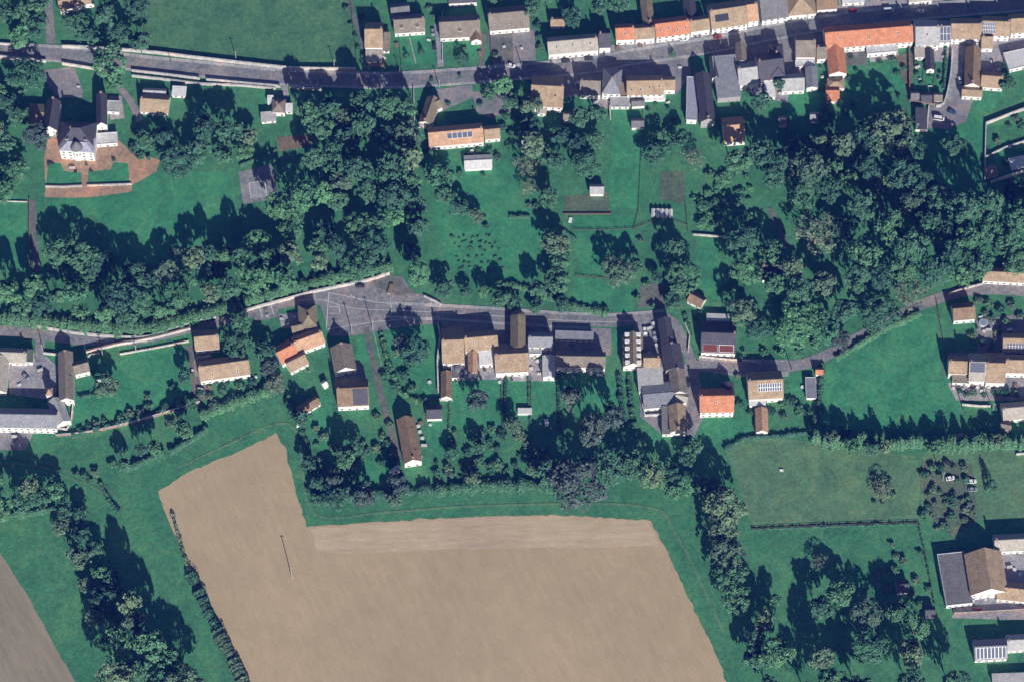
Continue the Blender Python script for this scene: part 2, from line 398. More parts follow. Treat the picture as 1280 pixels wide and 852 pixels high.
    # openings on the walls that face the viewer's side
    if windows and he > 2.2:
        faces = []
        for nx, ny, half, off in ((0, -1, a, b), (-1, 0, b, a), (1, 0, b, a), (0, 1, a, b)):
            wn_ = Matrix.Rotation(rz, 3, 'Z') @ Vector((nx, ny, 0))
            if wn_.y < -.6: faces.append((nx, ny, half, off))
        for nx, ny, half, off in faces:
            rzl = math.atan2(ny, nx)+math.pi/2; d = Vector((nx, ny, 0)); tn = Vector((-ny, nx, 0))
            n = max(1, int(2*half/2.9)); st = max(1, int(he/2.7))
            for k in range(st):
                for i in range(n):
                    x = -half+2*half*(i+.5)/n+rr.uniform(-.15, .15)
                    isd = (k == 0 and doors and i == n//2 and n > 1)
                    ww, hh, zz = (1.0, 2.05, .05) if isd else (rr.choice((.9, 1.1, 1.3)), 1.25, .85+2.65*k)
                    if zz+hh > he-.25: hh = he-.3-zz
                    if hh < .5: continue
                    child('door' if isd else 'window', win_mesh(ww, hh, frame, 'door' if isd else 'window'), None,
                          tuple(d*off+tn*x+Vector((0, 0, zz))), wo, 0, rzl)
    return wo, ro, (base, A, B, rz, hr)
def bld(label, spec, he, roof, wallm='white', cat='house', name='house', **kw):
    c, A, B, rz = rect(*spec, he)
    root = empty(name, (c.x, c.y, 0), rz); tag(root, label, cat, kw.pop('group', None))
    extra = kw.pop('extra', [])
    if cat in ('shed', 'garage', 'greenhouse', 'outbuilding', 'hut', 'annex', 'wing', 'lean-to', 'workshop'): kw.setdefault('chim', 0)
    root['_v'] = 0; del root['_v']
    res = volume(root, spec, he, roof, wallm, **kw)
    for e in extra: volume(root, *e[:3], **e[3])
    return root, res
def EW(xl, xr, ys, v, rot=0, pitch=38):
    # height of the whole roof outline from its visible south slope
    p = R(pitch); k = (math.cos(TH)+math.tan(p)*math.sin(TH))/(2*math.cos(TH)); l = v/k
    return (xl, xr, ys-l, ys, rot)
def NS(xl, xr, yt, yb, rot=0): return (xl, xr, yt, yb, rot)

# ---------------------------------------------------------------- vegetation
def unit(v): return v/(np.linalg.norm(v, axis=1, keepdims=True)+1e-9)
def crown_mesh(seed, nlobe=16, leaves=2600, size=.085, flat=.8, gap=.25, cone=False, light=False):
    g = np.random.default_rng(seed)
    # billows: lobes seated on an ellipsoid, uneven
    if cone:
        h = g.uniform(0, 1, 26); an = g.uniform(0, 6.28, 26); r_ = (1-h)*.62
        L = np.stack([r_*np.cos(an), r_*np.sin(an), -1+h*2.5], 1); LR = .16+.28*(1-h)
    else:
        an = np.arange(nlobe)*2.39996+g.uniform(0, .5, nlobe); zz = g.uniform(-.25, .95, nlobe)
        rr_ = np.sqrt(np.clip(1-zz**2, .02, 1))*g.uniform(.42, .86, nlobe)
        L = np.stack([rr_*np.cos(an), rr_*np.sin(an), zz*.62*flat], 1); LR = g.uniform(.17, .38, nlobe)
        L = np.vstack([L, [[0, 0, .1]]]); LR = np.append(LR, .5)
    n = leaves; idx = g.choice(len(L), n, p=LR**2/np.sum(LR**2))
    d = unit(g.normal(size=(n, 3))); d[:, 2] = np.where(d[:, 2] < -.35, -d[:, 2], d[:, 2])
    rad = g.uniform(.78, 1.1, n)
    P = L[idx]+d*LR[idx][:, None]*rad[:, None]
    # thin gaps
    keep = np.ones(n, bool)
    for i, p in enumerate(P):
        if noise.noise(Vector(p)*3.1+Vector((seed, 0, 0))) < -gap: keep[i] = False
    dist = np.linalg.norm(P[:, None]-L[None], axis=2)/LR[None]
    keep &= (dist.min(1) > .70)
    P = P[keep]; d = d[keep]; n = len(P)
    nrm = unit(d+g.normal(size=(n, 3))*(.8 if light else .62)); nrm[:, 2] = np.abs(nrm[:, 2])*.8+nrm[:, 2]*.2
    t1 = unit(np.cross(nrm, g.normal(size=(n, 3)))); t2 = np.cross(nrm, t1)
    s = g.uniform(.6, 1.25, (n, 1))*size
    q = [P-t1*s-t2*s*.7, P+t1*s-t2*s*.7, P+t1*s*.8+t2*s*.7, P-t1*s*.8+t2*s*.9]
    V = np.stack(q, 1).reshape(-1, 3); F = np.arange(4*n).reshape(-1, 4)
    me = bpy.data.meshes.new('crown'); me.from_pydata(V.tolist(), [], F.tolist()); me.materials.append(TONE['mid green']); me.update()
    return me
def trunk_mesh(seed, spread=.55, n=7, pale=False):
    g = random.Random(seed); mb = MB(); mb.tube((0, 0, -.03), (0.02, 0, .45), .035, .024, 7)
    for i in range(n):
        an = 2*math.pi*i/n+g.uniform(-.3, .3); z = g.uniform(.3, .5)
        e = Vector((math.cos(an)*spread*g.uniform(.5, .9), math.sin(an)*spread*g.uniform(.5, .9), g.uniform(.7, .95)))
        s = Vector((0.015, 0, z)); mb.tube(s, e, .016, .006, 5)
        for k in range(3 if pale else 1):
            m_ = s.lerp(e, g.uniform(.4, .8)); mb.tube(m_, m_+Vector((g.uniform(-.2, .2), g.uniform(-.2, .2), g.uniform(.05, .2))), .007, .003, 4)
    me = mb.build('trunk', [M['palebark'] if pale else M['bark']]); d = me.data; bpy.data.objects.remove(me); return d
CROWNS = [crown_mesh(i, nlobe=20+i % 5, leaves=2600, size=.082, gap=.16) for i in range(8)]
BIG = [crown_mesh(40+i, nlobe=30+i*3, leaves=4600, size=.056, gap=.16) for i in range(4)]
SPARSE = [crown_mesh(60+i, nlobe=16, leaves=1500, size=.048, gap=.05, light=True) for i in range(2)]
CONES = [crown_mesh(80+i, leaves=2200, size=.06, cone=True) for i in range(2)]
TRUNKS = [trunk_mesh(i) for i in range(4)]; PALET = [trunk_mesh(20+i, .75, 11, True) for i in range(2)]
BUSHM = [crown_mesh(90+i, nlobe=9, leaves=900, size=.11, gap=.35) for i in range(5)]
LOG = []      # every tree and bush, to be labelled once all stand
def tree(px, py, r, tone='dark blue-green', h=None, kind=None, label=None, cat='tree', zone=None):
    rm = r*MPP; kind = kind or ('big' if r > 17 else 'round')
    H = h*(1.25 if label and r > 8 else 1) if h else max(3.0, rm*1.55+2.2)*rng.uniform(.92, 1.1)
    if kind == 'cone': H = h or rm*4.0
    ctr = H*.62 if kind != 'cone' else H*.42
    g = G(px, py, ctr)
    root = empty('conifer' if kind == 'cone' else 'broadleaf_tree', (g.x, g.y, 0), rng.uniform(0, 6.28))
    lib = {'big': BIG, 'round': CROWNS, 'sparse': SPARSE, 'cone': CONES}[kind]
    cr = bpy.data.objects.new('crown', rng.choice(lib)); C.objects.link(cr); cr.parent = root
    if kind == 'cone': cr.location = (0, 0, H*.42); cr.scale = (rm*1.15, rm*1.15, H*.40)
    else: cr.location = (0, 0, H*.60); cr.scale = (rm*1.06*rng.uniform(.86, 1.14), rm*1.06*rng.uniform(.86, 1.14), H*.48)
    cr.material_slots[0].link = 'OBJECT'; cr.material_slots[0].material = TONE[tone]
    tk = bpy.data.objects.new('trunk', rng.choice(PALET if kind == 'sparse' else TRUNKS)); C.objects.link(tk); tk.parent = root
    tk.scale = (rm*1.2, rm*1.2, H*(.95 if kind == 'sparse' else .8))
    root['category'] = 'tree'
    if label: root['label'] = label
    LOG.append(dict(o=root, x=px, y=py, r=r, tone=tone, kind=kind, zone=zone, what='tree', label=label))
    return root
def bush(px, py, r, tone='dark blue-green', h=None, label=None, zone=None):
    rm = r*MPP; H = h or rm*1.1+.6; g = G(px, py, H*.5)
    o = bpy.data.objects.new('bush', rng.choice(BUSHM)); C.objects.link(o); o.location = (g.x, g.y, H*.42)
    o.scale = (rm*1.1, rm*1.1, H*.62); o.rotation_euler = (0, 0, rng.uniform(0, 6.28))
    o.material_slots[0].link = 'OBJECT'; o.material_slots[0].material = TONE[tone]
    o['category'] = 'bush'
    if label: o['label'] = label
    LOG.append(dict(o=o, x=px, y=py, r=r, tone=tone, kind='bush', zone=zone, what='bush', label=label)); return o
def hedge(pxs, w_, h_, tone, label, dens=16, seed=1, lump=.35):
    g = random.Random(seed+int(pxs[0][0])); P = [G(*p) for p in pxs]; base = P[0].copy(); V = []; F = []
    for a, b in zip(P[:-1], P[1:]):
        Ls = (b-a).length; u = (b-a)/Ls; n = Vector((-u.y, u.x, 0))
        for i in range(int(Ls*dens*(w_+h_))):
            s = g.uniform(0, Ls); an = g.uniform(-.2, math.pi+.2)
            p = a+u*s; k = 1+lump*1.6*noise.noise(Vector((p.x*.35, p.y*.35, 3)))+lump*noise.noise(p*.9)
            o_ = n*math.cos(an)*w_/2*k; z = max(.1, h_*(.35+.65*abs(math.sin(an)))*k*g.uniform(.8, 1.05)) if math.sin(an) > .1 else g.uniform(.1, h_*.5)
            c = p+o_*g.uniform(.85, 1.1)+Vector((0, 0, z))-base
            nr = (n*math.cos(an)+Vector((0, 0, abs(math.sin(an))+.2))+Vector((g.gauss(0, .4), g.gauss(0, .4), g.gauss(0, .3)))).normalized()
            t1 = nr.orthogonal().normalized(); t2 = nr.cross(t1); q = g.uniform(.14, .42); k0 = len(V)
            V += [c-t1*q-t2*q, c+t1*q-t2*q, c+t1*q+t2*q, c-t1*q+t2*q]; F.append((k0, k0+1, k0+2, k0+3))
    o = link_mesh('hedge', V, F, TONE[tone], loc=base); tag(o, label, 'hedge'); return o
def inpoly(x, y, P):
    r = False; j = len(P)-1
    for i in range(len(P)):
        (xi, yi), (xj, yj) = P[i], P[j]
        if (yi > y) != (yj > y) and x < (xj-xi)*(y-yi)/(yj-yi)+xi: r = not r
        j = i
    return r
def fill(P, zone, tones, rmin, rmax, gapf=.82, what=tree, hk=1.0, maxn=400, seed=0):
    rmin *= 1.28; rmax *= 1.36; maxn = max(2, round(maxn*.52)) if what is tree else maxn; gapf *= .93
    g = random.Random(seed+int(P[0][0]+P[0][1])); xs = [p[0] for p in P]; ys = [p[1] for p in P]; put = []
    prev = [(d['x'], d['y'], d['r']) for d in LOG if d['what'] == 'tree']
    for _ in range(6000):
        if len(put) >= maxn: break
        x = g.uniform(min(xs), max(xs)); y = g.uniform(min(ys), max(ys))
        if not inpoly(x, y, P): continue
        r = g.uniform(rmin, rmax)
        if any(math.hypot(x-a, y-b) < (r+c)*gapf for a, b, c in put+prev): continue
        put.append((x, y, r))
    put.sort(key=lambda q: q[1])
    for x, y, r in put:
        tone = g.choice(tones)
        if what is tree: tree(x, y, r, tone, h=(r*MPP*1.55+4.5)*hk*g.uniform(.8, 1.65), zone=zone)
        else: bush(x, y, r, tone, zone=zone)

# ---------------------------------------------------------------- vehicles and small things
def car(px, py, rot, paint, label, cat='car', van=False, L=4.3, W=1.8):
    g = G(px, py, .8); root = empty('parked_van' if van else 'parked_car', (g.x, g.y, .03), -R(rot)); tag(root, label, cat)
    Hh = 2.1 if van else 1.45; a = L/2; b = W/2; mb = MB()
    def loft(secs, mi=0):
        V = []; n = 8
        for x, wd, z0, z1 in secs:
            V += [(x, -wd, z0), (x, -wd, z0+(z1-z0)*.75), (x, -wd*.93, z1), (x, -wd*.3, z1+.03), (x, wd*.3, z1+.03), (x, wd*.93, z1), (x, wd, z0+(z1-z0)*.75), (x, wd, z0)]
        F = [tuple(range(n))[::-1], tuple(range(len(V)-n, len(V)))]
        for i in range(len(secs)-1):
            for j in range(n): F.append((n*i+j, n*i+(j+1) % n, n*i+n+(j+1) % n, n*i+n+j))
        mb.add(V, F, mi)
    loft([(-a, b*.82, .4, .75), (-a+.25, b, .25, .92), (a-.9, b, .22, .92), (a-.2, b*.95, .25, .74), (a, b*.78, .38, .62)])
    body = mb.build('body', [paint], root)
    mb = MB(); t = Hh-.06
    if van: V = [(-a+.1, .9), (-a+.15, t), (a-1.5, t), (a-.8, .9)]
    else: V = [(-a+.35, .9), (-a+.9, t), (a-1.95, t), (a-1.15, .9)]
    P = [(x, s*b*(.94 if z < 1 else .78), z) for s in (-1, 1) for x, z in V]
    mb.add(P, [(0, 1, 2, 3)[::-1], (4, 5, 6, 7), (0, 1, 5, 4), (2, 3, 7, 6), (1, 2, 6, 5)]); mb.build('windows', [M['glass']], root)
    mb = MB(); mb.box(V[1][0]-.05, V[2][0]+.08, -b*.78, b*.78, t+.003, t+.07); mb.build('roof', [paint], root)
    for x in (-a+.75, a-.8):
        for s in (-1, 1):
            mb = MB(); mb.tube((x, s*(b-.2), .32), (x, s*(b+.02), .32), .32, .32, 12); mb.tube((x, s*(b+.02), .32), (x, s*(b+.04), .32), .18, .17, 10, 1)
            mb.build('wheel', [M['black'], M['metal']], root)
    for s in (-1, 1):
        mb = MB(); mb.box(a-.12, a+.0, s*b*.6-.16, s*b*.6+.16, .5, .64); mb.build('headlight', [M['whitepaint']], root)
    return root
def pole(px, py, H, label, lamp=False, name='utility_pole', cat='utility pole', lean=0, arm=0):
    g = G(px, py); root = empty(name, (g.x, g.y, 0)); tag(root, label, cat)
    mb = MB(); mb.tube((0, 0, -.3), (lean, 0, H), .24, .16, 8); mb.build('shaft', [M['greywall'] if not lamp else M['metal']], root)
    if lamp:
        mb = MB(); mb.tube((0, 0, H-.1), (0, -1.5, H+.35), .05, .04, 6); mb.build('arm', [M['metal']], root)
        mb = MB(); mb.box(-.16, .16, -2.1, -1.45, H+.3, H+.44); mb.build('lamp_head', [M['metal']], root)
    else:
        mb = MB(); mb.box(-.9, .9, -.06, .06, H-.6, H-.46); mb.build('crossarm', [M['wood']], root)
        for x in (-.8, -.3, .3, .8):
            mb = MB(); mb.cone((x, 0), .07, .04, H-.46, H-.25, 7); mb.build('insulator', [M['whitepaint']], root)
    return root
def box_thing(name, label, cat, px, py, w_, l_, h_, rot, mat, lid=None, part='body', lidname='lid'):
    g = G(px, py, h_); root = empty(name, (g.x, g.y, .02), -R(rot)); tag(root, label, cat)
    mb = MB(); mb.box(-w_/2, w_/2, -l_/2, l_/2, 0, h_)
    for x in (-w_/2, w_/2):
        for y in (-l_/2, l_/2): mb.box(x-.05, x+.05, y-.05, y+.05, -.02, h_+.02)
    mb.build(part, [M[mat]], root)
    mb = MB(); mb.box(-w_/2-.08, w_/2+.08, -l_/2-.08, l_/2+.08, h_+.025, h_+.12); mb.build(lidname, [M[lid or mat]], root); return root
# ================================================================= GROUND
mb = MB(); mb.add([(-2500, -2500, 0), (2500, -2500, 0), (2500, 2500, 0), (-2500, 2500, 0)], [(0, 1, 2, 3)])
o = mb.build('ground', [M['grass']]); o['kind'] = 'structure'
mb = MB(); mb.box(-2700, 2700, -2700, 2700, -1, 1560); o = mb.build('haze', [hm]); o['kind'] = 'stuff'
sheet('field', [(197, 614), (235, 590), (300, 563), (345, 541), (356, 556), (366, 600), (383, 658), (480, 651), (600, 645), (700, 643), (812, 650), (835, 690), (862, 750), (893, 812), (925, 900), (960, 980), (350, 980), (306, 852), (262, 748), (215, 662)], M['field'], .02, rough=1.0)
sheet('field_headland', [(388, 660), (480, 652.5), (600, 646.5), (700, 644.5), (810, 651.5), (826, 682), (700, 684), (560, 686), (420, 692), (396, 686)], M['headland'], .03, rough=.7)
sheet('field', [(-80, 560), (0, 690), (35, 745), (68, 806), (110, 880), (140, 960), (-120, 960)], M['field2'], .02, rough=.5)
sheet('meadow', [(176, -60), (436, -60), (441, 20), (446, 80), (400, 79), (300, 73), (240, 66), (184, 61), (176, 30)], M['topfield'], .01, rough=.3)
sheet('meadow', [(905, 556), (960, 545), (1050, 556), (1145, 570), (1150, 600), (1148, 652), (1050, 655), (940, 660), (925, 610)], M['meadow'], .01)
sheet('meadow', [(1150, 566), (1280, 560), (1330, 560), (1330, 645), (1210, 650), (1170, 655), (1152, 640)], M['meadow'], .012)
sheet('meadow', [(1037, 448), (1070, 425), (1110, 405), (1160, 388), (1180, 400), (1184, 440), (1205, 520), (1160, 540), (1080, 535), (1020, 530), (1028, 490)], M['lawn'], .014)
sheet('meadow', [(942, 662), (1050, 657), (1148, 654), (1152, 700), (1175, 770), (1100, 780), (1000, 760), (950, 740)], M['grass'], .014)
sheet('scrub_patch', [(1150, 575), (1215, 580), (1222, 650), (1190, 672), (1165, 650), (1150, 610)], M['scrub'], .016, rough=1.2)
sheet('scrub_patch', [(862, 200), (905, 190), (950, 190), (960, 250), (940, 290), (890, 292), (862, 268)], M['grass'], .016, rough=1.2)
LAWNS = [
 [(60, 255), (190, 215), (290, 215), (296, 262), (255, 300), (215, 330), (150, 330), (120, 270), (62, 266)],
 [(0, 235), (32, 250), (34, 330), (0, 340)],
 [(55, 198), (75, 205), (102, 216), (102, 231), (55, 232)], [(110, 215), (140, 202), (162, 204), (162, 229), (110, 229)],
 [(108, 465), (180, 438), (244, 432), (248, 480), (215, 505), (150, 520), (92, 530), (90, 500)],
 [(97, 478), (112, 474), (114, 495), (98, 497)],
 [(552, 195), (640, 200), (655, 260), (678, 270), (680, 340), (620, 355), (560, 330), (540, 270)],
 [(765, 135), (800, 140), (808, 200), (796, 262), (762, 258)],
 [(715, 272), (790, 268), (795, 295), (755, 345), (725, 345)],
 [(720, 347), (790, 352), (790, 392), (712, 388)], [(876, 300), (898, 298), (902, 350), (897, 375), (882, 372), (866, 345)],
 [(480, 412), (545, 405), (550, 440), (546, 480), (535, 500), (510, 475), (490, 450)],
 [(565, 468), (600, 470), (625, 470), (628, 530), (590, 535), (562, 530)],
 [(628, 472), (660, 470), (663, 520), (630, 520)], [(663, 475), (694, 475), (697, 515), (665, 520)],
 [(698, 470), (775, 470), (780, 500), (775, 535), (740, 530), (715, 505), (698, 500)],
 [(874, 520), (910, 520), (940, 518), (940, 545), (905, 560), (880, 572), (866, 560)], [(808, 520), (830, 520), (836, 575), (812, 560)],
 [(496, 46), (532, 44), (545, 80), (500, 82)], [(578, 52), (608, 50), (612, 80), (580, 78)], [(983, 118), (1006, 118), (1006, 160), (985, 225), (976, 225)],
 [(1007, 112), (1023, 112), (1026, 140), (1008, 138)], [(1055, 85), (1140, 80), (1140, 110), (1070, 120), (1055, 110)],
 [(1160, 165), (1200, 160), (1230, 120), (1260, 110), (1232, 150), (1230, 230), (1165, 235)],
 [(1144, 85), (1155, 85), (1155, 112), (1142, 112)], [(1158, 90), (1168, 90), (1168, 112), (1157, 112)], [(1172, 86), (1185, 86), (1182, 115), (1170, 115)],
 [(1245, 190), (1275, 182), (1272, 200), (1246, 212)], [(392, 500), (415, 490), (415, 560), (398, 565), (380, 525)],
 [(450, 575), (490, 572), (490, 610), (452, 612)], [(533, 525), (555, 525), (560, 575), (538, 565)], [(984, 468), (1006, 468), (1006, 495), (988, 495)],
 [(445, 425), (462, 422), (468, 455), (448, 455)], [(756, 418), (778, 418), (778, 432), (752, 430)], [(323, 118), (338, 112), (340, 138), (328, 142)],
]
for i, L in enumerate(LAWNS): sheet('lawn', L, M['lawn'], .022+.0007*i)
PAV = [  # paved yards
 ([(394, 366), (440, 352), (470, 345), (503, 346), (515, 366), (552, 374), (552, 404), (500, 409), (482, 412), (440, 420), (412, 420), (404, 392)], 'asphalt', 'car_park'),
 ([(700, 92), (860, 70), (864, 92), (846, 118), (700, 122)], 'concrete', 'yard'), ([(890, 62), (1025, 36), (1032, 62), (1012, 90), (985, 104), (935, 115), (925, 90), (890, 90)], 'concrete', 'yard'),
 ([(1143, 50), (1300, 34), (1300, 62), (1226, 64), (1190, 66), (1180, 78), (1143, 76)], 'paving', 'yard'), ([(552, 402), (764, 411), (764, 444), (552, 446)], 'concrete', 'yard'), ([(564, 440), (664, 440), (664, 474), (564, 474)], 'paving', 'patio'),
 ([(1184, 440), (1300, 440), (1300, 480), (1190, 480)], 'concrete', 'yard'), ([(800, 455), (864, 455), (866, 500), (862, 545), (830, 545), (800, 520)], 'concrete', 'yard'), ([(868, 500), (880, 520), (868, 545), (860, 545)], 'concrete', 'yard'),
 ([(684, 66), (768, 56), (960, 24), (960, 40), (800, 66), (690, 80)], 'paving', 'forecourt'), ([(980, 14), (1060, 6), (1062, 22), (984, 34)], 'paving', 'forecourt'),
 ([(415, 452), (450, 450), (462, 480), (420, 486)], 'concrete', 'yard'), ([(232, 432), (246, 430), (250, 482), (240, 484)], 'track', 'path'),
 ([(10, 453), (58, 445), (72, 458), (70, 500), (12, 492)], 'paving', 'farmyard'), ([(-20, 520), (36, 518), (42, 540), (32, 562), (-20, 562)], 'concrete', 'farmyard'),
 ([(55, 88), (88, 84), (104, 122), (72, 122), (60, 108)], 'concrete', 'forecourt'), ([(60, 172), (140, 168), (165, 190), (200, 200), (195, 215), (150, 240), (58, 245), (55, 200)], 'gravel', 'terrace'),
 ([(60, 204), (76, 204), (80, 214), (102, 216), (102, 230), (58, 231)], 'lawn', 'lawn'), ([(110, 215), (138, 212), (142, 203), (160, 204), (162, 229), (110, 230)], 'lawn', 'lawn'),
 ([(298, 215), (340, 206), (348, 248), (304, 256)], 'asphalt', 'court'), ([(311, 229), (331, 226), (334, 246), (314, 249)], 'paving', 'court'),
 ([(545, 112), (590, 106), (592, 122), (550, 140)], 'concrete', 'yard'), ([(590, 115), (640, 112), (640, 140), (612, 148), (596, 140)], 'concrete', 'yard'),
 ([(615, 42), (668, 36), (670, 76), (618, 82)], 'concrete', 'yard'), ([(608, 40), (640, 38), (642, 78), (614, 80)], 'track', 'yard'), ([(705, 268), (705, 246), (760, 240), (764, 268)], 'scrub', 'vegetable_plot'),
 ([(802, 352), (830, 355), (835, 385), (798, 385)], 'track', 'yard'), ([(825, 215), (855, 215), (857, 255), (826, 250)], 'scrub', 'bare_patch'),
 ([(1190, 64), (1206, 60), (1201, 122), (1182, 135)], 'paving', 'yard'), ([(1160, 135), (1200, 118), (1216, 125), (1208, 152), (1185, 162), (1160, 160)], 'concrete', 'yard'),
 ([(1084, 62), (1122, 58), (1124, 72), (1088, 78)], 'paving', 'patio'), ([(1226, 62), (1255, 62), (1252, 90), (1226, 95)], 'paving', 'patio'), ([(1054, 60), (1082, 60), (1084, 82), (1056, 82)], 'track', 'patio'),
 ([(348, 393), (374, 391), (376, 409), (352, 411)], 'paving', 'patio'), ([(312, 382), (345, 376), (350, 396), (318, 402)], 'asphalt', 'parking_bays'),
 ([(790, 398), (826, 396), (830, 460), (800, 460)], 'concrete', 'yard'), ([(936, 90), (985, 100), (985, 130), (940, 118)], 'paving', 'yard'),
 ([(873, 446), (990, 450), (985, 470), (920, 470), (875, 462)], 'paving', 'forecourt'), ([(1005, 476), (1022, 472), (1022, 500), (1008, 500)], 'concrete', 'yard'),
 ([(1220, 400), (1280, 392), (1310, 392), (1310, 436), (1222, 440)], 'concrete', 'garden_terrace'), ([(1184, 478), (1280, 478), (1280, 500), (1195, 500)], 'paving', 'garden_terrace'),
 ([(1195, 745), (1280, 735), (1310, 735), (1310, 775), (1190, 772)], 'paving', 'farmyard'), ([(1240, 690), (1310, 690), (1310, 730), (1262, 735)], 'paving', 'farmyard'),
 ([(456, 62), (481, 62), (481, 84), (456, 84)], 'gravel', 'patio'), ([(741, 118), (786, 120), (786, 136), (742, 136)], 'paving', 'patio'), ([(243, 442), (262, 442), (262, 470), (243, 470)], 'concrete', 'yard'),
 ([(240, 480), (262, 478), (262, 500), (240, 500)], 'track', 'patio'), ([(136, 120), (152, 120), (156, 148), (138, 150)], 'paving', 'terrace'), ([(458, 345), (488, 342), (520, 366), (500, 370), (470, 360)], 'track', 'verge'),
 ([(640, 448), (694, 448), (694, 476), (642, 476)], 'paving', 'patio'), ([(1120, 0), (1180, -10), (1180, 8), (1060, 14), (1060, 4)], 'paving', 'patio'), ([(1048, 0), (1100, -4), (1100, 8), (1050, 10)], 'paving', 'patio'),
 ([(1120, 70), (1142, 66), (1140, 112), (1134, 115)], 'soil', 'garden_path'), ([(345, 172), (388, 168), (390, 182), (350, 190)], 'soil', 'vegetable_plot'),
]
for i, (P, m_, n_) in enumerate(PAV): sheet(n_, P, M[m_], .055+.0007*i, rough=.15, step=3)

# roads
up = smooth_path([(-90, 58), (0, 64), (60, 67), (110, 71), (170, 79), (260, 88), (340, 96), (430, 100), (490, 101), (560, 97), (640, 91), (700, 86), (740, 82), (790, 72), (850, 63), (905, 54), (960, 42), (1020, 31), (1100, 21), (1190, 12), (1280, 5), (1360, -2)])
ribbon('road', up, 3.3, -3.3, .11, M['asphalt'], wob=.05)
ribbon('pavement', up, 5.0, 3.35, .22, M['kerbstone'], thick=.2); ribbon('pavement', up, -3.35, -4.7, .22, M['kerbstone'], thick=.2)
low = smooth_path([(-90, 408), (0, 413), (50, 418), (110, 425), (175, 423), (240, 409), (290, 397), (340, 382), (395, 374), (440, 385), (500, 388), (560, 391), (640, 396), (700, 400), (760, 402), (800, 400), (832, 397)])
ribbon('road', low, 2.9, -2.9, .115, M['asphalt'], wob=.08); ribbon('pavement', low[int(len(low)*.62):], 4.5, 2.95, .2, M['kerbstone'], thick=.18); ribbon('pavement', low[int(len(low)*.62):int(len(low)*.9)], -3.0, -4.4, .2, M['kerbstone'], thick=.18)
ln = smooth_path([(828, 396), (842, 404), (853, 425), (862, 446), (868, 470), (870, 500), (868, 520)])
ribbon('lane', ln, 2.6, -2.6, .12, M['asphalt'])
ea = smooth_path([(862, 456), (890, 458), (930, 460), (975, 459), (1010, 453), (1040, 440), (1080, 418), (1120, 397), (1150, 382), (1190, 368), (1230, 362), (1280, 364), (1360, 370)])
ribbon('road', ea, 2.8, -2.8, .125, M['asphalt'], wob=.1)
for pts, wd, mt, nm in [([(54, -40), (60, 5), (64, 55)], 4.6, 'asphalt', 'lane'), ([(435, -30), (440, 12), (452, 50), (458, 86)], 2.2, 'track', 'path'), ([(143, 104), (160, 122), (176, 152)], 3.2, 'concrete', 'drive'),
   ([(458, 410), (466, 450), (478, 500), (495, 560), (498, 575)], 3.0, 'track', 'drive'), ([(50, 420), (50, 452)], 4.5, 'asphalt', 'drive'), ([(516, 120), (518, 180), (515, 240)], 1.2, 'track', 'path'),
   ([(40, 250), (46, 340)], 3.2, 'track', 'path'), ([(-20, 572), (40, 574), (90, 590), (130, 606), (160, 640)], 1.0, 'meadow', 'path'), ([(-20, 579), (40, 581), (88, 597), (126, 614), (150, 645)], 1.0, 'meadow', 'path'), ([(222, 584), (270, 562), (345, 530), (372, 545), (392, 640), (480, 640), (600, 632), (800, 632), (845, 668), (905, 790)], 1.2, 'meadow', 'path'), ([(88, 86), (100, 118)], 4, 'concrete', 'drive'), ([(355, 108), (358, 122)], 3.0, 'paving', 'drive'), ([(604, 42), (602, 84)], 3.0, 'track', 'drive'),
   ([(700, 30), (700, 84)], 2.2, 'track', 'path'), ([(547, 30), (551, 84)], 3.0, 'paving', 'drive'), ([(512, 48), (520, 80)], .6, 'paving', 'path'), ([(772, 62), (784, 72)], 4, 'concrete', 'drive'),
   ([(962, 260), (985, 310)], 2.5, 'track', 'path'), ([(1136, 60), (1136, 125)], 1.5, 'track', 'path'), ([(466, 410), (480, 470)], .4, 'paving', 'path'), ([(106, 216), (106, 244)], 2.2, 'gravel', 'path'),
   ([(56, 243), (110, 243), (165, 236)], 3.5, 'gravel', 'path'), ([(1170, 372), (1180, 470)], .5, 'track', 'path')]:
    p = smooth_path(pts); ribbon(nm, p, wd/2, -wd/2, .135+.001*len(pts)+pts[0][0]*2e-6, M[mt], wob=.12)
for d in (0,):
    n = len(up)
    for i in range(2, n-2, 4):
        pass
def stripe(a, b, wdt=.22, name='road_marking'):
    p = [G(*a), G(*b)]; ribbon(name, p, wdt/2, -wdt/2, .16, M['whitepaint'])
ribbon('road_marking', low[int(len(low)*.50):int(len(low)*.97)], -.06, -.22, .15, M['whitepaint'])
for a, b in [((411, 366), (408, 410)), ((411, 366), (470, 378)), ((470, 378), (552, 384)), ((488, 372), (490, 400)), ((412, 384), (424, 384)), ((424, 384), (425, 392)), ((412, 392), (425, 392)), ((408, 412), (470, 402)), ((470, 402), (550, 396)), ((439, 368), (438, 372)), ((439, 370), (452, 376)),
             ((311, 229), (331, 226)), ((331, 226), (334, 246)), ((311, 229), (314, 249)), ((324, 384), (328, 397)), ((331, 382), (335, 395)), ((338, 380), (342, 393)), ((794, 401), (796, 406)), ((1138, 11), (1170, 3))]: stripe(a, b)

# ================================================================= BUILDINGS
W_ = 'whitepaint'
ROW = 'terraced houses along the upper street'
def H(*a, **k): return bld(*a, **k)
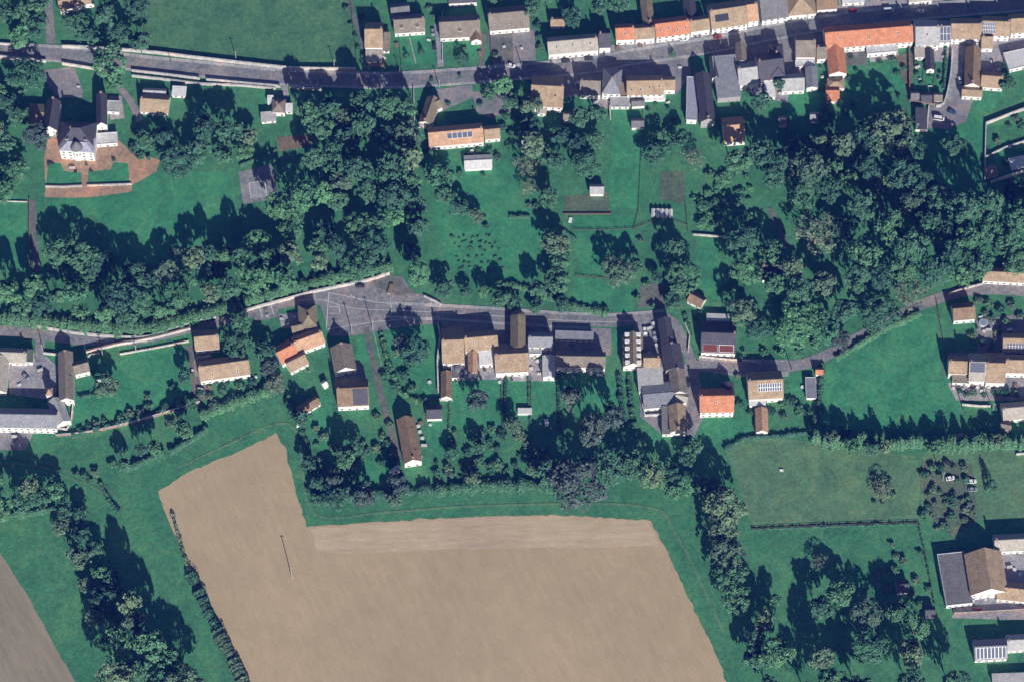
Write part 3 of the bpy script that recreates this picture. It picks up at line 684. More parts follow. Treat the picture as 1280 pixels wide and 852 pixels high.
# --- chateau
root, res = H('white villa with slate roofs, twin wings and a turreted bay above the terracotta gravel terrace', EW(74, 120, 184, 22, 2), 8.5, 'slate', cat='villa', name='villa', kind='hip', pitch=42, chim=2, dorm=2,
 extra=[((56, 74, 126, 163, 3), 6.5, 'slate', dict(ridge='y', pitch=48)), ((120, 134, 118, 157, -3), 7, 'slate', dict(ridge='y', pitch=48)), ((75, 119, 171, 190, 4), 8.6, 'lilac', dict(kind='hip', pitch=30, chim=0)),
        ((120, 147, 166, 180, -4), 3.4, 'roofwhite', dict(kind='flat', windows=True)), ((36, 56, 130, 156, 2), 3.5, 'olive', dict(pitch=20, chim=0)), ((134, 150, 126, 140, 3), 3.0, 'pale', dict(kind='flat'))])
c = G(96, 184, 9); mb = MB(); mb.cone((0, 0), 2.9, 2.9, -.3, 9.6, 12); tw = mb.build('turret', [M['white']], root); place(tw, root, (c.x, c.y, 0), 0)
mb = MB(); mb.cone((0, 0), 3.3, .1, 9.6, 14.2, 12); tr = mb.build('turret_roof', [M['grey']], tw)
for k in range(5):
    an = R(-150+30*k); wq = bpy.data.objects.new('window', win_mesh(.8, 1.5, 'whitepaint', 'window')); C.objects.link(wq); wq.parent = tw; wq.location = (2.9*math.cos(an), 2.9*math.sin(an), 5.5); wq.rotation_euler = (0, 0, an+math.pi/2)
H('white walled shed with a tan roof at the top edge beside the side lane', (72, 116, -8, 9, -14), 4.5, 'tan', cat='barn', name='barn')
H('brown roofed cottage below the upper street beside the villa drive', EW(176, 212, 141, 16, 4), 3, 'tan')
H('pale roofed annex between the brown cottage and the upper street wall', EW(179, 208, 122, 8, 3), 2.8, 'pale', cat='annex', name='annex', chim=0)
H('low white outbuilding right of the pale annex, under the big trees', EW(215, 233, 120, 8, 3), 2.6, 'roofwhite', cat='outbuilding', name='outbuilding', kind='mono', pitch=8)
H('tan house with a pink patio beside the top meadow', EW(456, 479, 60, 22, 0), 5, 'tan', extra=[((479, 488, 42, 64, 2), 2.6, 'greybrown', dict(kind='mono', pitch=8)), ((457, 478, 64, 76, 0), 2.6, 'cream', dict(kind='mono', pitch=8, chim=0))])
H('small dark square roofed house with a white porch, alone below the upper street', (340, 357, 124, 141, 2), 4, 'greybrown', pitch=30, kind='hip', extra=[((334, 342, 120, 129, 0), 2.8, 'roofwhite', dict(kind='mono', pitch=10)), ((357, 366, 130, 140, 0), 2.8, 'roofwhite', dict(kind='mono', pitch=10))])
H('long pale shed roof just south of the small dark square house', EW(326, 345, 152, 8, -5), 2.5, 'pale', cat='shed', name='shed', kind='mono', pitch=10)
H('grey roofed house with two brown dormers at the lawn with a white path', EW(492, 531, 41, 16, -4), 3.6, 'greybrown', dorm=2, wallm='white')
H('grey-brown house with a garden tree in front, second along the top side', EW(549, 600, 47, 19, -3), 3.8, 'greybrown', dorm=1, extra=[((588, 602, 38, 52, -3), 3.6, 'brown', dict(ridge='y', chim=0))])
H('grey-tan roofed house with a split paved yard in front', EW(610, 661, 37, 20, -5), 4.2, 'greybrown', sky=3)
H('tiny tan cottage behind the cream terraced roof', EW(688, 706, 33, 8, 0), 3, 'tan', chim=1)
H('dark roofed house at the very top edge, left of the small tan cottage', (560, 596, -14, 4, -3), 3.8, 'slate')
H('dark roofed outbuilding at the very top edge, behind the grey roofed dormer house', (488, 512, 4, 22, -6), 3.0, 'grey', cat='outbuilding', name='outbuilding')
H('wide cream roofed terraced house on the upper street', EW(684, 747, 66, 15, -5), 5.2, 'cream', group=ROW, sky=3)
H('narrow dark slate house between the cream roof and the orange roof', EW(748, 763, 60, 17, -2), 5.2, 'slate', group=ROW)
H('short orange roofed terraced house beside the cross lane', EW(769, 793, 50, 14, -3), 5.2, 'orange', group=ROW, sky=1)
H('tan terraced house between two orange roofed ones', EW(793, 818, 49, 13, -4), 5.2, 'tan', group=ROW)
H('long orange roofed terraced house on the north side of the upper street', EW(818, 861, 45, 16, -7), 5.4, 'orange', group=ROW, sky=4)
H('small tan terraced house at the right end of the long orange roof', EW(861, 886, 39, 13, -8), 5.2, 'tan', group=ROW)
H('large brown roofed terraced house with a dark sunken terrace in its roof', EW(886, 932, 34, 22, -8), 5.6, 'tan', group=ROW, solar=(.12, .5, .35, .75, 1, 1, 'cream', 'glass'))
H('short apricot roofed house between the brown roof and the dark slate roof', EW(932, 946, 27, 20, -8), 5.6, 'apricot', group=ROW)
H('dark slate roofed house at the top right corner of the street terrace', EW(948, 982, 24, 26, -8), 5.4, 'grey', group=ROW)
H('narrow brown gable house standing end on behind the orange terrace', NS(802, 817, 0, 32, -5), 5, 'olive', ridge='y', cat='house')
H('dark slate rear wing behind the small tan terraced house', NS(855, 870, -2, 22, -6), 4.5, 'slate', ridge='y', cat='wing', name='rear_wing')
H('tan pyramid roofed house where the terrace meets the top edge', EW(982, 1019, 19, 19, -5), 4.6, 'tan', kind='hip', pitch=32)
H('dark brown house with white garden front at the top edge', EW(1020, 1046, 12, 12, -4), 4.2, 'brown')
H('white roofed garage above the long shaded street', EW(1052, 1080, 4, 10, -3), 3, 'roofwhite', cat='garage', name='garage', kind='mono', pitch=8)
H('pale house at the top edge right of the white van', (1135, 1165, -10, 2, -4), 3.4, 'cream')
# south side
H('L shaped olive roofed house standing crooked by the garden path', NS(528, 546, 122, 156, 14), 4, 'olive', ridge='y', extra=[((536, 551, 124, 138, -24), 3.6, 'olive', dict(chim=0)), ((524, 535, 146, 158, 12), 3.0, 'cream', dict(kind='mono', pitch=12))])
H('long orange-tan farmhouse with solar panels facing the lawn', EW(535, 604, 181, 17, -5), 4.2, 'apricot', solar=(.34, .80, .45, .85, 5, 1), wallm='white')
H('short tan roofed extension at the right end of the long orange-tan farmhouse', EW(605, 625, 174, 12, -5), 3.6, 'tan', cat='extension', name='extension', chim=0)
H('white ridged garden pavilion on the lawn', EW(580, 615, 211, 12, -3), 2.6, 'roofwhite', cat='pavilion', name='pavilion', pitch=22, chim=0, windows=False)
H('big square tan roofed house below the upper street', EW(664, 705, 134, 27, 3), 5.6, 'tan', pitch=32, sky=2, extra=[((704, 721, 140, 151, 3), 3, 'greybrown', dict(chim=0)), ((672, 684, 124, 142, 4), 3.4, 'cream', dict(kind='mono', pitch=14))])
H('small white garden shed south of the big square tan house', (652, 663, 176, 183, 0), 2.4, 'roofwhite', cat='shed', name='garden_shed', kind='mono', pitch=10, windows=False)
H('narrow grey rear roof between the square tan house and the blue-grey house', EW(725, 751, 119, 17, 2), 4.4, 'greybrown')
H('blue-grey roofed house on the south side of the street', EW(753, 777, 118, 22, 3), 5.6, 'bluegrey', kind='hip', pitch=34)
H('tan house with four skylights on the south side of the street', EW(783, 829, 119, 17, -1), 5.4, 'tan', sky=4)
H('lower tan extension right of the tan house with four skylights', EW(829, 844, 113, 12, -1), 4.2, 'tan', cat='extension', name='extension', chim=0)
H('white roofed veranda in front of the tan house with four skylights', EW(804, 832, 125, 9, -1), 2.4, 'roofwhite', cat='veranda', name='veranda', kind='mono', pitch=8, windows=False)
H('dark brown lean-to behind the blue-grey roofed house', EW(768, 784, 119, 10, 0), 3.2, 'darkred' if False else 'brown', cat='lean-to', name='lean_to', kind='mono', pitch=10)
H('flat pale terrace roof behind the blue-grey roofed house', (763, 787, 121, 134, 0), 2.8, 'pale', cat='annex', name='annex', kind='flat')
H('dark garden shed nearest the white veranda', (789, 806, 124, 133, -4), 2.8, 'grey', cat='shed', name='garden_shed', windows=False)
H('grey garden shed second below the white veranda', (789, 805, 148, 160, 0), 2.8, 'grey', cat='shed', name='garden_shed', windows=False)
H('low pale lilac sheet roofed workshop along the tall slate gable', (858, 872, 96, 150, 2), 4.5, 'lilac', cat='workshop', name='workshop', kind='flat')
H('tall dark slate gabled hall running north to south', NS(872, 891, 92, 152, -4), 6.5, 'slate', ridge='y', cat='hall', name='hall', wallm='greywall', roof_side=None, sky=1)
H('big grey sheet roof between the slate hall and the pale roofed house', NS(893, 923, 72, 122, -5), 5.0, 'bluegrey', cat='warehouse', name='warehouse', kind='mono', pitch=6, wallm='greywall')
H('dark narrow slate strip roof along the left of the big grey sheet roof', NS(888, 899, 70, 98, -4), 5.6, 'slate', cat='wing', name='wing', ridge='y', chim=0, windows=False)
H('small orange roofed house at the south end of the big grey warehouse', EW(903, 930, 178, 22, -4), 3.8, 'apricot', pitch=32)
H('pale grey roofed house right of the big grey warehouse', EW(921, 946, 106, 20, -7), 5.2, 'pale')
H('dark slate roofed house right of the pale grey roofed one', EW(946, 978, 100, 24, -7), 5.4, 'slate')
H('narrow tower like grey gable house beside the street', NS(920, 933, 54, 78, -2), 6.5, 'greybrown', ridge='y', chim=0)
H('tall slate hipped house left of the white garage roofs', NS(962, 980, 55, 96, -2), 6.5, 'slate', kind='hip', ridge='y')
H('white lean-to strip between the dark slate house and the yard', EW(955, 968, 122, 24, -3), 3, 'roofwhite', cat='lean-to', name='lean_to', kind='mono', pitch=8)
H('grey house with a white lower roof south of the long shaded street', EW(994, 1019, 72, 20, 0), 5.0, 'greybrown', extra=[((994, 1018, 75, 83, 0), 3, 'roofwhite', dict(kind='flat'))])
H('small grey roof left of the long orange house', EW(1020, 1033, 74, 14, -3), 4.6, 'greybrown')
H('blue-grey rear wing south of the grey and white house', NS(1007, 1022, 84, 110, -1), 4.2, 'bluegrey', kind='gable', ridge='y', cat='wing', name='rear_wing', pitch=24, chim=0)
H('wide pale roofed outbuilding left of the blue-grey rear wing', EW(976, 1005, 114, 15, -3), 3.6, 'pale', cat='outbuilding', name='outbuilding', chim=0)
H('grey garden shed on the left edge of the narrow lawn', (973, 984, 145, 157, 2), 2.6, 'grey', cat='shed', name='garden_shed', windows=False)
H('blue-grey garden shed at the foot of the narrow second lawn', (1012, 1024, 140, 152, 0), 2.6, 'bluegrey', cat='shed', name='garden_shed', windows=False)
H('long L shaped bright orange roofed house south of the street', EW(1030, 1140, 57, 19, -4.5), 5.6, 'orange', sky=3, chim=3, extra=[((1034, 1057, 58, 93, -3), 4.6, 'orange', dict(ridge='y', pitch=30, chim=0)), ((1083, 1121, 56, 66, -5), 4.2, 'roofwhite', dict(kind='flat'))])
H('small tan pyramid roof below the orange house wing', (1034, 1056, 98, 111, 0), 3.2, 'tan', kind='hip', pitch=28, cat='outbuilding', name='outbuilding')
H('small square orange roofed garden building', EW(1032, 1049, 127, 15, 0), 2.8, 'orange', cat='outbuilding', name='outbuilding', pitch=26, chim=0)
H('pale grey roofed house right of the long orange house', EW(1143, 1173, 57, 22, -1), 5.4, 'pale', sky=1)
H('dark panelled roof house between the pale and the brown roofs', EW(1173, 1187, 53, 19, -2), 5.4, 'bluegrey', solar=(.05, .95, .1, .95, 3, 2))
H('wide brown roofed house left of the solar panel roof', EW(1188, 1227, 49, 18, 0), 5.4, 'tan')
H('brown house with a pale solar grid on its roof, top right', EW(1227, 1262, 45, 17, 2), 5.4, 'tan', solar=(.0, .48, .15, .9, 8, 3))
H('brown roofed house at the right edge of the upper row', EW(1262, 1300, 41, 17, -3), 5.4, 'tan')
H('small pale rear extension behind the wide brown house', (1143, 1156, 60, 72, 0), 3.2, 'cream', cat='extension', name='extension', kind='mono', pitch=10)
H('narrow slate rear wing between two strip gardens', NS(1157, 1168, 62, 88, 0), 3.4, 'slate', ridge='y', cat='wing', name='rear_wing', chim=0)
H('long brown north-south gabled barn beside the pale curved yard', NS(1206, 1226, 60, 108, 4), 4.8, 'brown', ridge='y', cat='barn', name='barn', extra=[((1202, 1228, 108, 121, 3), 3.6, 'tan', dict(pitch=26, chim=0))])
H('small tan roof beside the top of the long brown barn', EW(1226, 1241, 61, 14, 0), 3.8, 'tan')
H('small square tan roof right of the foot of the long brown barn', EW(1226, 1254, 110, 14, 4), 3.4, 'tan')
H('white flat roofed building at the right edge near the pale patios', (1257, 1295, 62, 84, -12), 3.6, 'roofwhite', cat='outbuilding', name='outbuilding', kind='flat')
H('left one of three small sheds at the foot of the strip gardens', (1138, 1149, 114, 125, 0), 2.4, 'grey', cat='shed', name='garden_shed', windows=False)
H('middle one of three small sheds at the foot of the strip gardens', (1151, 1165, 116, 128, 0), 2.4, 'slate', cat='shed', name='garden_shed', windows=False)
H('right one of three small sheds at the foot of the strip gardens', (1167, 1178, 116, 127, 0), 2.4, 'greybrown', cat='shed', name='garden_shed', windows=False)
H('long narrow slate garage with a white verge by the concrete yard', NS(1144, 1159, 136, 162, 3), 2.8, 'slate', kind='mono', cat='garage', name='garage', pitch=5)
H('small grey shed in the corner of the white walled plot', (1232, 1246, 207, 221, -8), 2.5, 'greybrown', cat='shed', name='garden_shed', windows=False)
H('white glazed garden room beside the white walled plot at the right edge', (1262, 1290, 196, 210, -12), 2.5, 'roofwhite', cat='garden room', name='garden_room', kind='mono', pitch=8)
H('little white goat shelter with five bays in the middle paddock', (814, 819, 261, 271, 2), 1.8, 'roofwhite', cat='animal shelter', name='animal_shelter', ridge='y', pitch=30, chim=0, windows=False, extra=[((814+5.5*i, 819+5.5*i, 261+.2*i, 271+.2*i, 2), 1.8, 'roofwhite', dict(ridge='y', pitch=30, chim=0, windows=False)) for i in range(1, 5)])
H('white and grey shed above the brown vegetable plot', (737, 755, 230, 243, 0), 2.6, 'pale', cat='shed', name='garden_shed', windows=False)
# --- farm, lower left
H('pale farm cottage roof at the left end of the lower road', EW(-14, 34, 453, 13, 2), 3.4, 'cream', wallm='white')
H('dark green lean-to at the end of the pale farm cottage', (28, 42, 437, 452, 3), 3.6, 'copper', cat='lean-to', name='lean_to', kind='mono', pitch=8)
H('narrow tan farm wing on the left edge of the farmyard', NS(-16, 10, 446, 490, 0), 4, 'cream', ridge='y', cat='farm wing', name='farm_wing')
H('tall grey gabled farmhouse range on the right of the farmyard', NS(73, 92, 440, 500, -4), 6, 'greybrown', ridge='y', cat='farmhouse', name='farmhouse', sky=1, extra=[((91, 111, 450, 466, -14), 4.6, 'greybrown', dict(chim=0))])
H('wide blue-grey roofed barn on the south side of the farmyard', EW(-40, 72, 534, 17, 1), 6.2, 'bluegrey', cat='barn', name='barn', chim=0)
H('angled pale grey barn at the farmyard corner', NS(64, 84, 498, 530, -20), 4.6, 'pale', ridge='y', cat='barn', name='barn', chim=0)
H('small pepperpot tower with a tan cap on the farmyard edge', (57, 66, 484, 494, 0), 6.5, 'tan', cat='tower', name='tower', kind='hip', pitch=50, chim=0, windows=False)
H('tan-orange roofed house beside the lower road, left of the round trees', EW(243, 274, 437, 17, -5), 4, 'tan', extra=[((247, 264, 444, 455, -10), 2.8, 'greybrown', dict(chim=0))])
H('long tan roofed bungalow west of the clump of round trees', EW(248, 312, 472, 18, -8), 4.2, 'tan', sky=2)
H('orange roofed house end of the angled trio', EW(345, 369, 452, 17, -27), 3.8, 'orange')
H('tan roofed house in the middle of the angled trio', EW(357, 383, 461, 13, -27), 3.4, 'tan', chim=0)
H('orange-tan roofed house at the top of the angled trio', EW(366, 404, 436, 15, -20), 4.0, 'apricot')
H('olive hip roofed house beside the car park', (373, 397, 381, 410, -5), 5.0, 'olive', kind='hip', ridge='y', pitch=32, extra=[((364, 379, 402, 418, -12), 3.6, 'olive', dict(chim=0))])
H('grey gabled house end on below the car park', NS(415, 443, 432, 464, -10), 4.4, 'greybrown', ridge='y')
H('dark brown roofed house with a solar roof right half, beside the grey drive', EW(421, 461, 507, 23, -3), 5.0, 'brown', solar=(.5, .97, .06, .94, 8, 5, 'slate', 'slate'))
H('narrow angled garden building with a white front on the field edge', EW(371, 400, 513, 9, -32), 2.6, 'brown', cat='outbuilding', name='outbuilding', chim=0)
H('tiny white garden hut in the lawn above the angled garden building', (402, 409, 475, 484, -30), 2.0, 'roofwhite', cat='shed', name='garden_shed', windows=False)
H('long brown north-south gabled house with a white end beside the drive', NS(500, 523, 522, 578, -9), 5.0, 'brown', ridge='y', chim=1, sky=2)
H('dark garage right of the long brown gabled house', (533, 553, 506, 523, -2), 3, 'slate', cat='garage', name='garage', windows=False)
H('small glass greenhouse left of the foot of the long brown house', (487, 501, 583, 591, -35), 2.0, 'blueglass' if False else 'roofwhite', cat='greenhouse', name='greenhouse', windows=False)
# --- central cluster
H('broad tan roofed house at the left end of the central row', EW(552, 580, 454, 31, -2), 5.6, 'tan', pitch=32)
H('long tan roofed house along the lower road in the central row', EW(580, 622, 438, 17, -5), 5.4, 'tan', sky=2)
H('grey flat annex with a round water tank in the central row', (564, 581, 452, 472, 0), 3.2, 'grey', cat='annex', name='annex', kind='flat')
H('tall narrow apricot roofed wing in the central row', NS(585, 597, 440, 467, 0), 4.8, 'apricot', ridge='y', cat='wing', name='wing', chim=0)
H('white panelled lean-to right of the apricot wing', EW(598, 617, 455, 20, -3), 3.6, 'roofwhite', cat='lean-to', name='lean_to', kind='mono', pitch=8)
H('brown sliver barn south of the broad tan roofed house', NS(551, 565, 464, 497, 0), 3.6, 'brown', ridge='y', cat='barn', name='barn', chim=0)
root, res = H('brown round ended chapel jutting into the lower road', NS(638, 657, 396, 436, 0), 6.0, 'olive', ridge='y', cat='chapel', name='chapel', chim=0, wallm='brick')
base, A, B, rz, hr = res[2]
mb = MB(); seg = 9
V = [(A-.05, 0, hr-.02)]+[(A+B*math.sin(math.pi*i/seg), B*math.cos(math.pi*i/seg), 6.0) for i in range(seg+1)]
mb.add(V, [(0, i+2, i+1) for i in range(seg)]); ap = mb.build('apse_roof', [M['olive']]); place(ap, root, base, rz)
mb = MB(); V = [(A-.3+(B-.3)*math.sin(math.pi*i/seg), (B-.3)*math.cos(math.pi*i/seg), z) for z in (-.3, 5.95) for i in range(seg+1)]
mb.add(V, [(i+1, i, seg+1+i, seg+2+i) for i in range(seg)]); ap = mb.build('apse_wall', [M['brick']]); place(ap, root, base, rz)
H('broad tan roofed house at the foot of the chapel', EW(618, 660, 465, 25, -3), 5.0, 'tan', pitch=30, extra=[((622, 631, 452, 466, -3), 5.4, 'roofwhite', dict(kind='flat', windows=False))])
H('blue-grey roofed house right of the chapel on the lower road', EW(660, 691, 434, 13, 0), 5.4, 'bluegrey')
H('white and dark green gabled annex in the central row', NS(678, 694, 444, 471, 0), 4.4, 'roofwhite', ridge='y', cat='annex', name='annex', chim=0, pitch=24)
H('little pale flat roof between the chapel and the white annex', (661, 677, 432, 442, 0), 3.8, 'pale', cat='annex', name='annex', kind='flat')
H('long grey roofed white fronted house right of the white annex', EW(694, 757, 459, 14, 1), 6.2, 'greybrown', chim=2, sky=1)
H('pale roofed shed behind the long white fronted house', (694, 742, 414, 424, 2), 3.0, 'bluegrey', cat='shed', name='shed', kind='mono', pitch=6)
root, res = H('brown hall with white dormers along both roof slopes', NS(778, 804, 418, 458, 0), 4.8, 'olive', ridge='y', cat='hall', name='hall', chim=0, wallm='white')
base, A, B, rz, hr = res[2]; ro = res[1]
for s in (-1, 1):
    for i in range(5):
        x = -A*.86+1.72*A*i/4; d = MB(); z = 4.8+B*.45*math.tan(R(38)); d.box(x-.75, x+.75, s*B*.55-.9, s*B*.55+.9, z-.9, z+.85, 0); d.box(x-.9, x+.9, s*B*.55-1.1, s*B*.55+1.1, z+.853, z+1.0, 1)
        q = d.build('dormer', [M['white'], M['whitepaint']], ro)
H('tan roofed house right of the hall with white dormers', EW(804, 825, 461, 14, 0), 5.0, 'tan')
H('upper slate section of the curved range along the lane', NS(824, 841, 398, 430, -6), 5.4, 'slate', ridge='y', cat='house', sky=2, wallm='greywall', chim=0)
H('lower slate section of the curved range along the lane', NS(829, 853, 430, 462, -7), 5.4, 'slate', ridge='y', cat='house', sky=2, wallm='greywall', pitch=32)
H('grey roofed house at the foot of the curved slate range', NS(837, 858, 462, 492, -4), 5.0, 'greybrown', ridge='y')
H('two toned pale sheet roofed workshop below the hall', (797, 829, 460, 489, -3), 4.2, 'pale', cat='workshop', name='workshop', kind='mono', pitch=6)
H('wide mid grey roofed workshop below the pale one', EW(803, 842, 509, 22, -5), 4.2, 'bluegrey', cat='workshop', name='workshop', pitch=16, chim=0)
H('small white gable beside the lane', NS(844, 860, 491, 502, 10), 4.0, 'cream', cat='outbuilding', name='outbuilding', chim=0)
H('brown gabled house with a white south wall at the lane end', NS(836, 858, 506, 540, -2), 5.2, 'tan', ridge='y')
H('grey lean-to on the left of the brown gabled house at the lane end', NS(827, 838, 508, 542, 0), 3.4, 'grey', kind='mono', pitch=6, cat='lean-to', name='lean_to')
H('bright orange roofed hipped house in the lane corner', EW(874, 917, 515, 21, -1), 5.8, 'orange', kind='gable', pitch=38, sky=1, dorm=0, extra=[((902, 918, 478, 498, -4), 5.0, 'slate', dict(ridge='y', chim=0, windows=False))])
root, res = H('dark slate house with two sunken dark red panels, north of the east road', EW(876, 920, 441, 27, 2), 4.2, 'slate', solar=(.06, .48, .04, .42, 1, 1, 'roofwhite', 'darkred'), pitch=30)
base, A, B, rz, hr = res[2]; s = MB(); Lr = B/math.cos(R(30)); s.box(A*.03, A*.88, Lr*.04, Lr*.42, .05, .1); s.box(A*.03+.25, A*.88-.25, Lr*.04+.25, Lr*.42-.25, .101, .13, 1)
q = s.build('roof_panel', [M['roofwhite'], M['darkred']], res[1]); q.location = (0, -B, 4.2); q.rotation_euler = (R(30), 0, 0)
H('white framed blue glass conservatory on the lawn above the dark slate house', (883, 912, 392, 410, 2), 2.8, 'roofwhite', cat='conservatory', name='conservatory', kind='gable', pitch=8, chim=0, solar=(.08, .92, .12, .98, 6, 1, 'roofwhite', 'blueglass'))
H('small tan gabled hut standing askew on the lawn', (861, 881, 367, 382, 28), 2.8, 'brown', cat='hut', name='hut')
H('tan house with solar panels and a white front on the east road', EW(934, 978, 498, 24, -3), 4.6, 'tan', solar=(.28, .95, .40, .80, 10, 2), extra=[((936, 957, 496, 506, -3), 3, 'roofwhite', dict(kind='mono', pitch=8, chim=0))])
H('narrow orange roofed garden building standing end on', NS(944, 960, 510, 540, 0), 3.0, 'apricot', ridge='y', cat='outbuilding', name='outbuilding', chim=0)
H('grey flat roofed garage behind the solar panelled tan house', (1007, 1020, 471, 497, 0), 2.6, 'bluegrey', cat='garage', name='garage', kind='flat', windows=False)
H('tiny orange roofed store beside the east road bend', (1019, 1029, 459, 468, 0), 2.6, 'orange', cat='shed', name='shed', windows=False)
H('dark roofed riverside chalet among the trees west of the big pale tree', (952, 978, 324, 350, 0), 3.4, 'slate', cat='chalet', name='chalet')
# --- east group
H('brown roofed cottage standing alone where the east road narrows', EW(1190, 1218, 400, 15, -5), 4.2, 'brown')
H('long tan roofed cottages on the north side of the east road', EW(1228, 1300, 353, 12, 3), 3.6, 'tan')
H('white glazed roof behind the long tan cottages', (1253, 1272, 330, 338, 3), 3, 'lilac', cat='annex', name='annex', kind='mono', pitch=8, windows=False)
H('dark roofed lean-to at the right edge behind the tan cottages', (1274, 1300, 320, 336, 3), 3, 'greybrown', cat='lean-to', name='lean_to', kind='mono', pitch=8)
H('brown roof with a white panel grid at the right edge of the garden terrace', EW(1253, 1296, 438, 15, 1), 4, 'tan', solar=(.1, .98, .1, .6, 10, 2, 'roofwhite', 'panel'))
H('tan house at the left end of the east row', EW(1185, 1210, 467, 16, 2), 5.2, 'tan', extra=[((1190, 1212, 468, 478, 3), 3.2, 'greybrown', dict(kind='mono', pitch=10, chim=0))])
H('cream house with a dark glass panel in the east row', EW(1210, 1231, 476, 24, 1), 5.2, 'cream', solar=(.05, .95, .45, .98, 1, 1, 'roofwhite', 'panel'))
H('wide tan roofed house in the middle of the east row', EW(1231, 1256, 478, 26, 1), 5.2, 'tan', pitch=32)
H('tan house at the right edge of the east row', EW(1256, 1300, 466, 16, 1), 5.2, 'tan')
H('tan roofed white fronted house below the east row', EW(1252, 1300, 523, 15, -5), 4.0, 'cream')
H('small grey shed beside the poplar line at the right', (1250, 1264, 526, 540, 10), 2.8, 'greybrown', cat='shed', name='garden_shed', windows=False)
H('small dark hut among the bushes of the poplar line', (1194, 1206, 541, 555, -30), 2.6, 'greybrown', cat='shed', name='garden_shed', windows=False)
# --- farm bottom right
H('great tan gabled farm barn with a white south gable', NS(1209, 1256, 690, 742, -5), 6.0, 'tan', ridge='y', cat='barn', name='barn', pitch=36, chim=0)
H('wide grey roofed lean-to on the left of the great tan barn', NS(1177, 1211, 690, 755, -6), 4.2, 'grey', cat='barn', name='lean_to', kind='flat')
H('low tan wing right of the great tan barn', EW(1246, 1300, 751, 16, 6), 3.6, 'tan')
H('pale green stained roof above the great tan barn', EW(1242, 1300, 688, 15, -3), 4.0, 'cream', wallm='white')
H('small dark shed in the orchard above the bottom wood', (1120, 1136, 724, 741, -4), 2.6, 'slate', cat='shed', name='garden_shed', windows=False)
H('dark shed near the fence left of the great barn', (1156, 1169, 757, 771, -2), 2.6, 'slate', cat='shed', name='garden_shed', windows=False)
H('grey ribbed roofed shed at the bottom right corner', EW(1217, 1258, 824, 18, -3), 3.4, 'bluegrey', cat='shed', name='shed', solar=(.05, .95, .1, .9, 8, 1))
H('pale grey house at the bottom right edge', EW(1258, 1300, 812, 14, -3), 3.6, 'pale')
H('pale flat roofed store behind the solar shed at the lower right edge', EW(1240, 1300, 852, 8, -2), 2.8, 'pale', cat='shed', name='shed', kind='mono', pitch=6)

# ================================================================= WALLS, FENCES
S_ = M['stonewall']; cw = M['coping']
wall([(-60, 52), (0, 56), (16, 57)], 1.6, .45, S_, 'stone roadside wall on the north of the street, far left corner', cop=S_)
wall([(78, 60), (110, 61), (180, 66), (240, 73), (300, 80), (370, 87), (445, 88)], 2.2, .6, S_, 'long white capped wall between the upper street and the top meadow', cop=cw, smooth=True)
wall([(-60, 66), (0, 72), (58, 78)], 1.8, .6, S_, 'stone wall along the street in front of the villa trees', cop=cw)
wall([(78, 81), (110, 86), (150, 93)], 1.8, .6, S_, 'stone wall beside the villa drive under the bright tree', cop=cw)
wall([(165, 90), (210, 95), (250, 100)], 1.8, .6, S_, 'stone wall on the south of the street above the brown cottage', cop=cw, smooth=True)
wall([(165, 96), (210, 101), (250, 106), (300, 108), (345, 112)], 1.5, .6, S_, 'second stepped wall behind the street wall above the brown cottage', cop=cw, smooth=True)
wall([(258, 101), (300, 105), (345, 109), (350, 110)], 1.8, .6, S_, 'stone wall on the south of the street left of the drive gap', cop=cw, smooth=True)
wall([(362, 110), (380, 112), (402, 113)], 1.8, .6, S_, 'stone wall on the south of the street right of the drive gap', cop=cw)
wall([(37, 408), (80, 415), (120, 420), (180, 423), (215, 413), (240, 405), (270, 398), (268, 399)][:7], 2.0, .7, S_, 'white wall on the north of the lower road below the left wood', cop=cw, smooth=True)
wall([(305, 390), (330, 383), (360, 375), (392, 366), (430, 358), (462, 351), (487, 343)], 2.0, .7, S_, 'white wall between the central wood and the car park', cop=cw, smooth=True)
wall([(530, 371), (545, 378), (552, 382)], 1.2, .5, S_, 'short pale wall at the road bend right of the car park', cop=cw)
wall([(108, 441), (145, 432), (190, 424), (238, 412)], 2.4, .6, S_, 'tall garden wall along the south of the lower road', cop=M['darkstone'], smooth=True)
wall([(110, 446), (116, 443), (124, 442)], 1.2, .4, S_, 'short white garden wall near the farmhouse corner', cop=cw)
wall([(150, 443), (190, 436), (236, 427)], .9, .45, S_, 'low white wall inside the tall road wall of the long garden', cop=cw)
wall([(70, 545), (110, 541), (160, 530), (205, 517), (250, 503)], 1.8, .6, M['darkstone'], 'long stone wall on the south edge of the shrub garden', cop=S_, smooth=True)
wall([(38, 538), (60, 534), (84, 538), (90, 524), (92, 505)], 2.0, .6, S_, 'white farmyard wall around the south east corner of the farm', cop=cw)
wall([(54, 442), (72, 444)], 1.6, .4, S_, 'white gate wall left of the grey farmhouse', cop=cw)
wall([(57, 234), (80, 234.5), (103, 233)], 1.0, .5, S_, 'left half of the white balustrade at the villa lawn', cop=cw); wall([(109, 233), (135, 232), (165, 231)], 1.0, .5, S_, 'right half of the white balustrade at the villa lawn', cop=cw)
wall([(547, 406), (550, 422), (547, 452), (548, 490)], 2.2, .6, S_, 'white side wall left of the central row', cop=cw, smooth=True)
wall([(549, 500), (566, 500)], 1.6, .6, S_, 'white end wall south of the brown sliver barn', cop=cw)
wall([(798, 462), (800, 495), (806, 520), (827, 519)], 1.8, .5, S_, 'white wall wrapping the left of the workshops', cop=cw)
wall([(860, 440), (862, 420), (856, 405)], 1.4, .4, S_, 'pale wall on the right side of the curved lane', cop=cw)
wall([(874, 446), (905, 449), (945, 452)], 1.0, .4, S_, 'white front wall north of the east road', cop=cw)
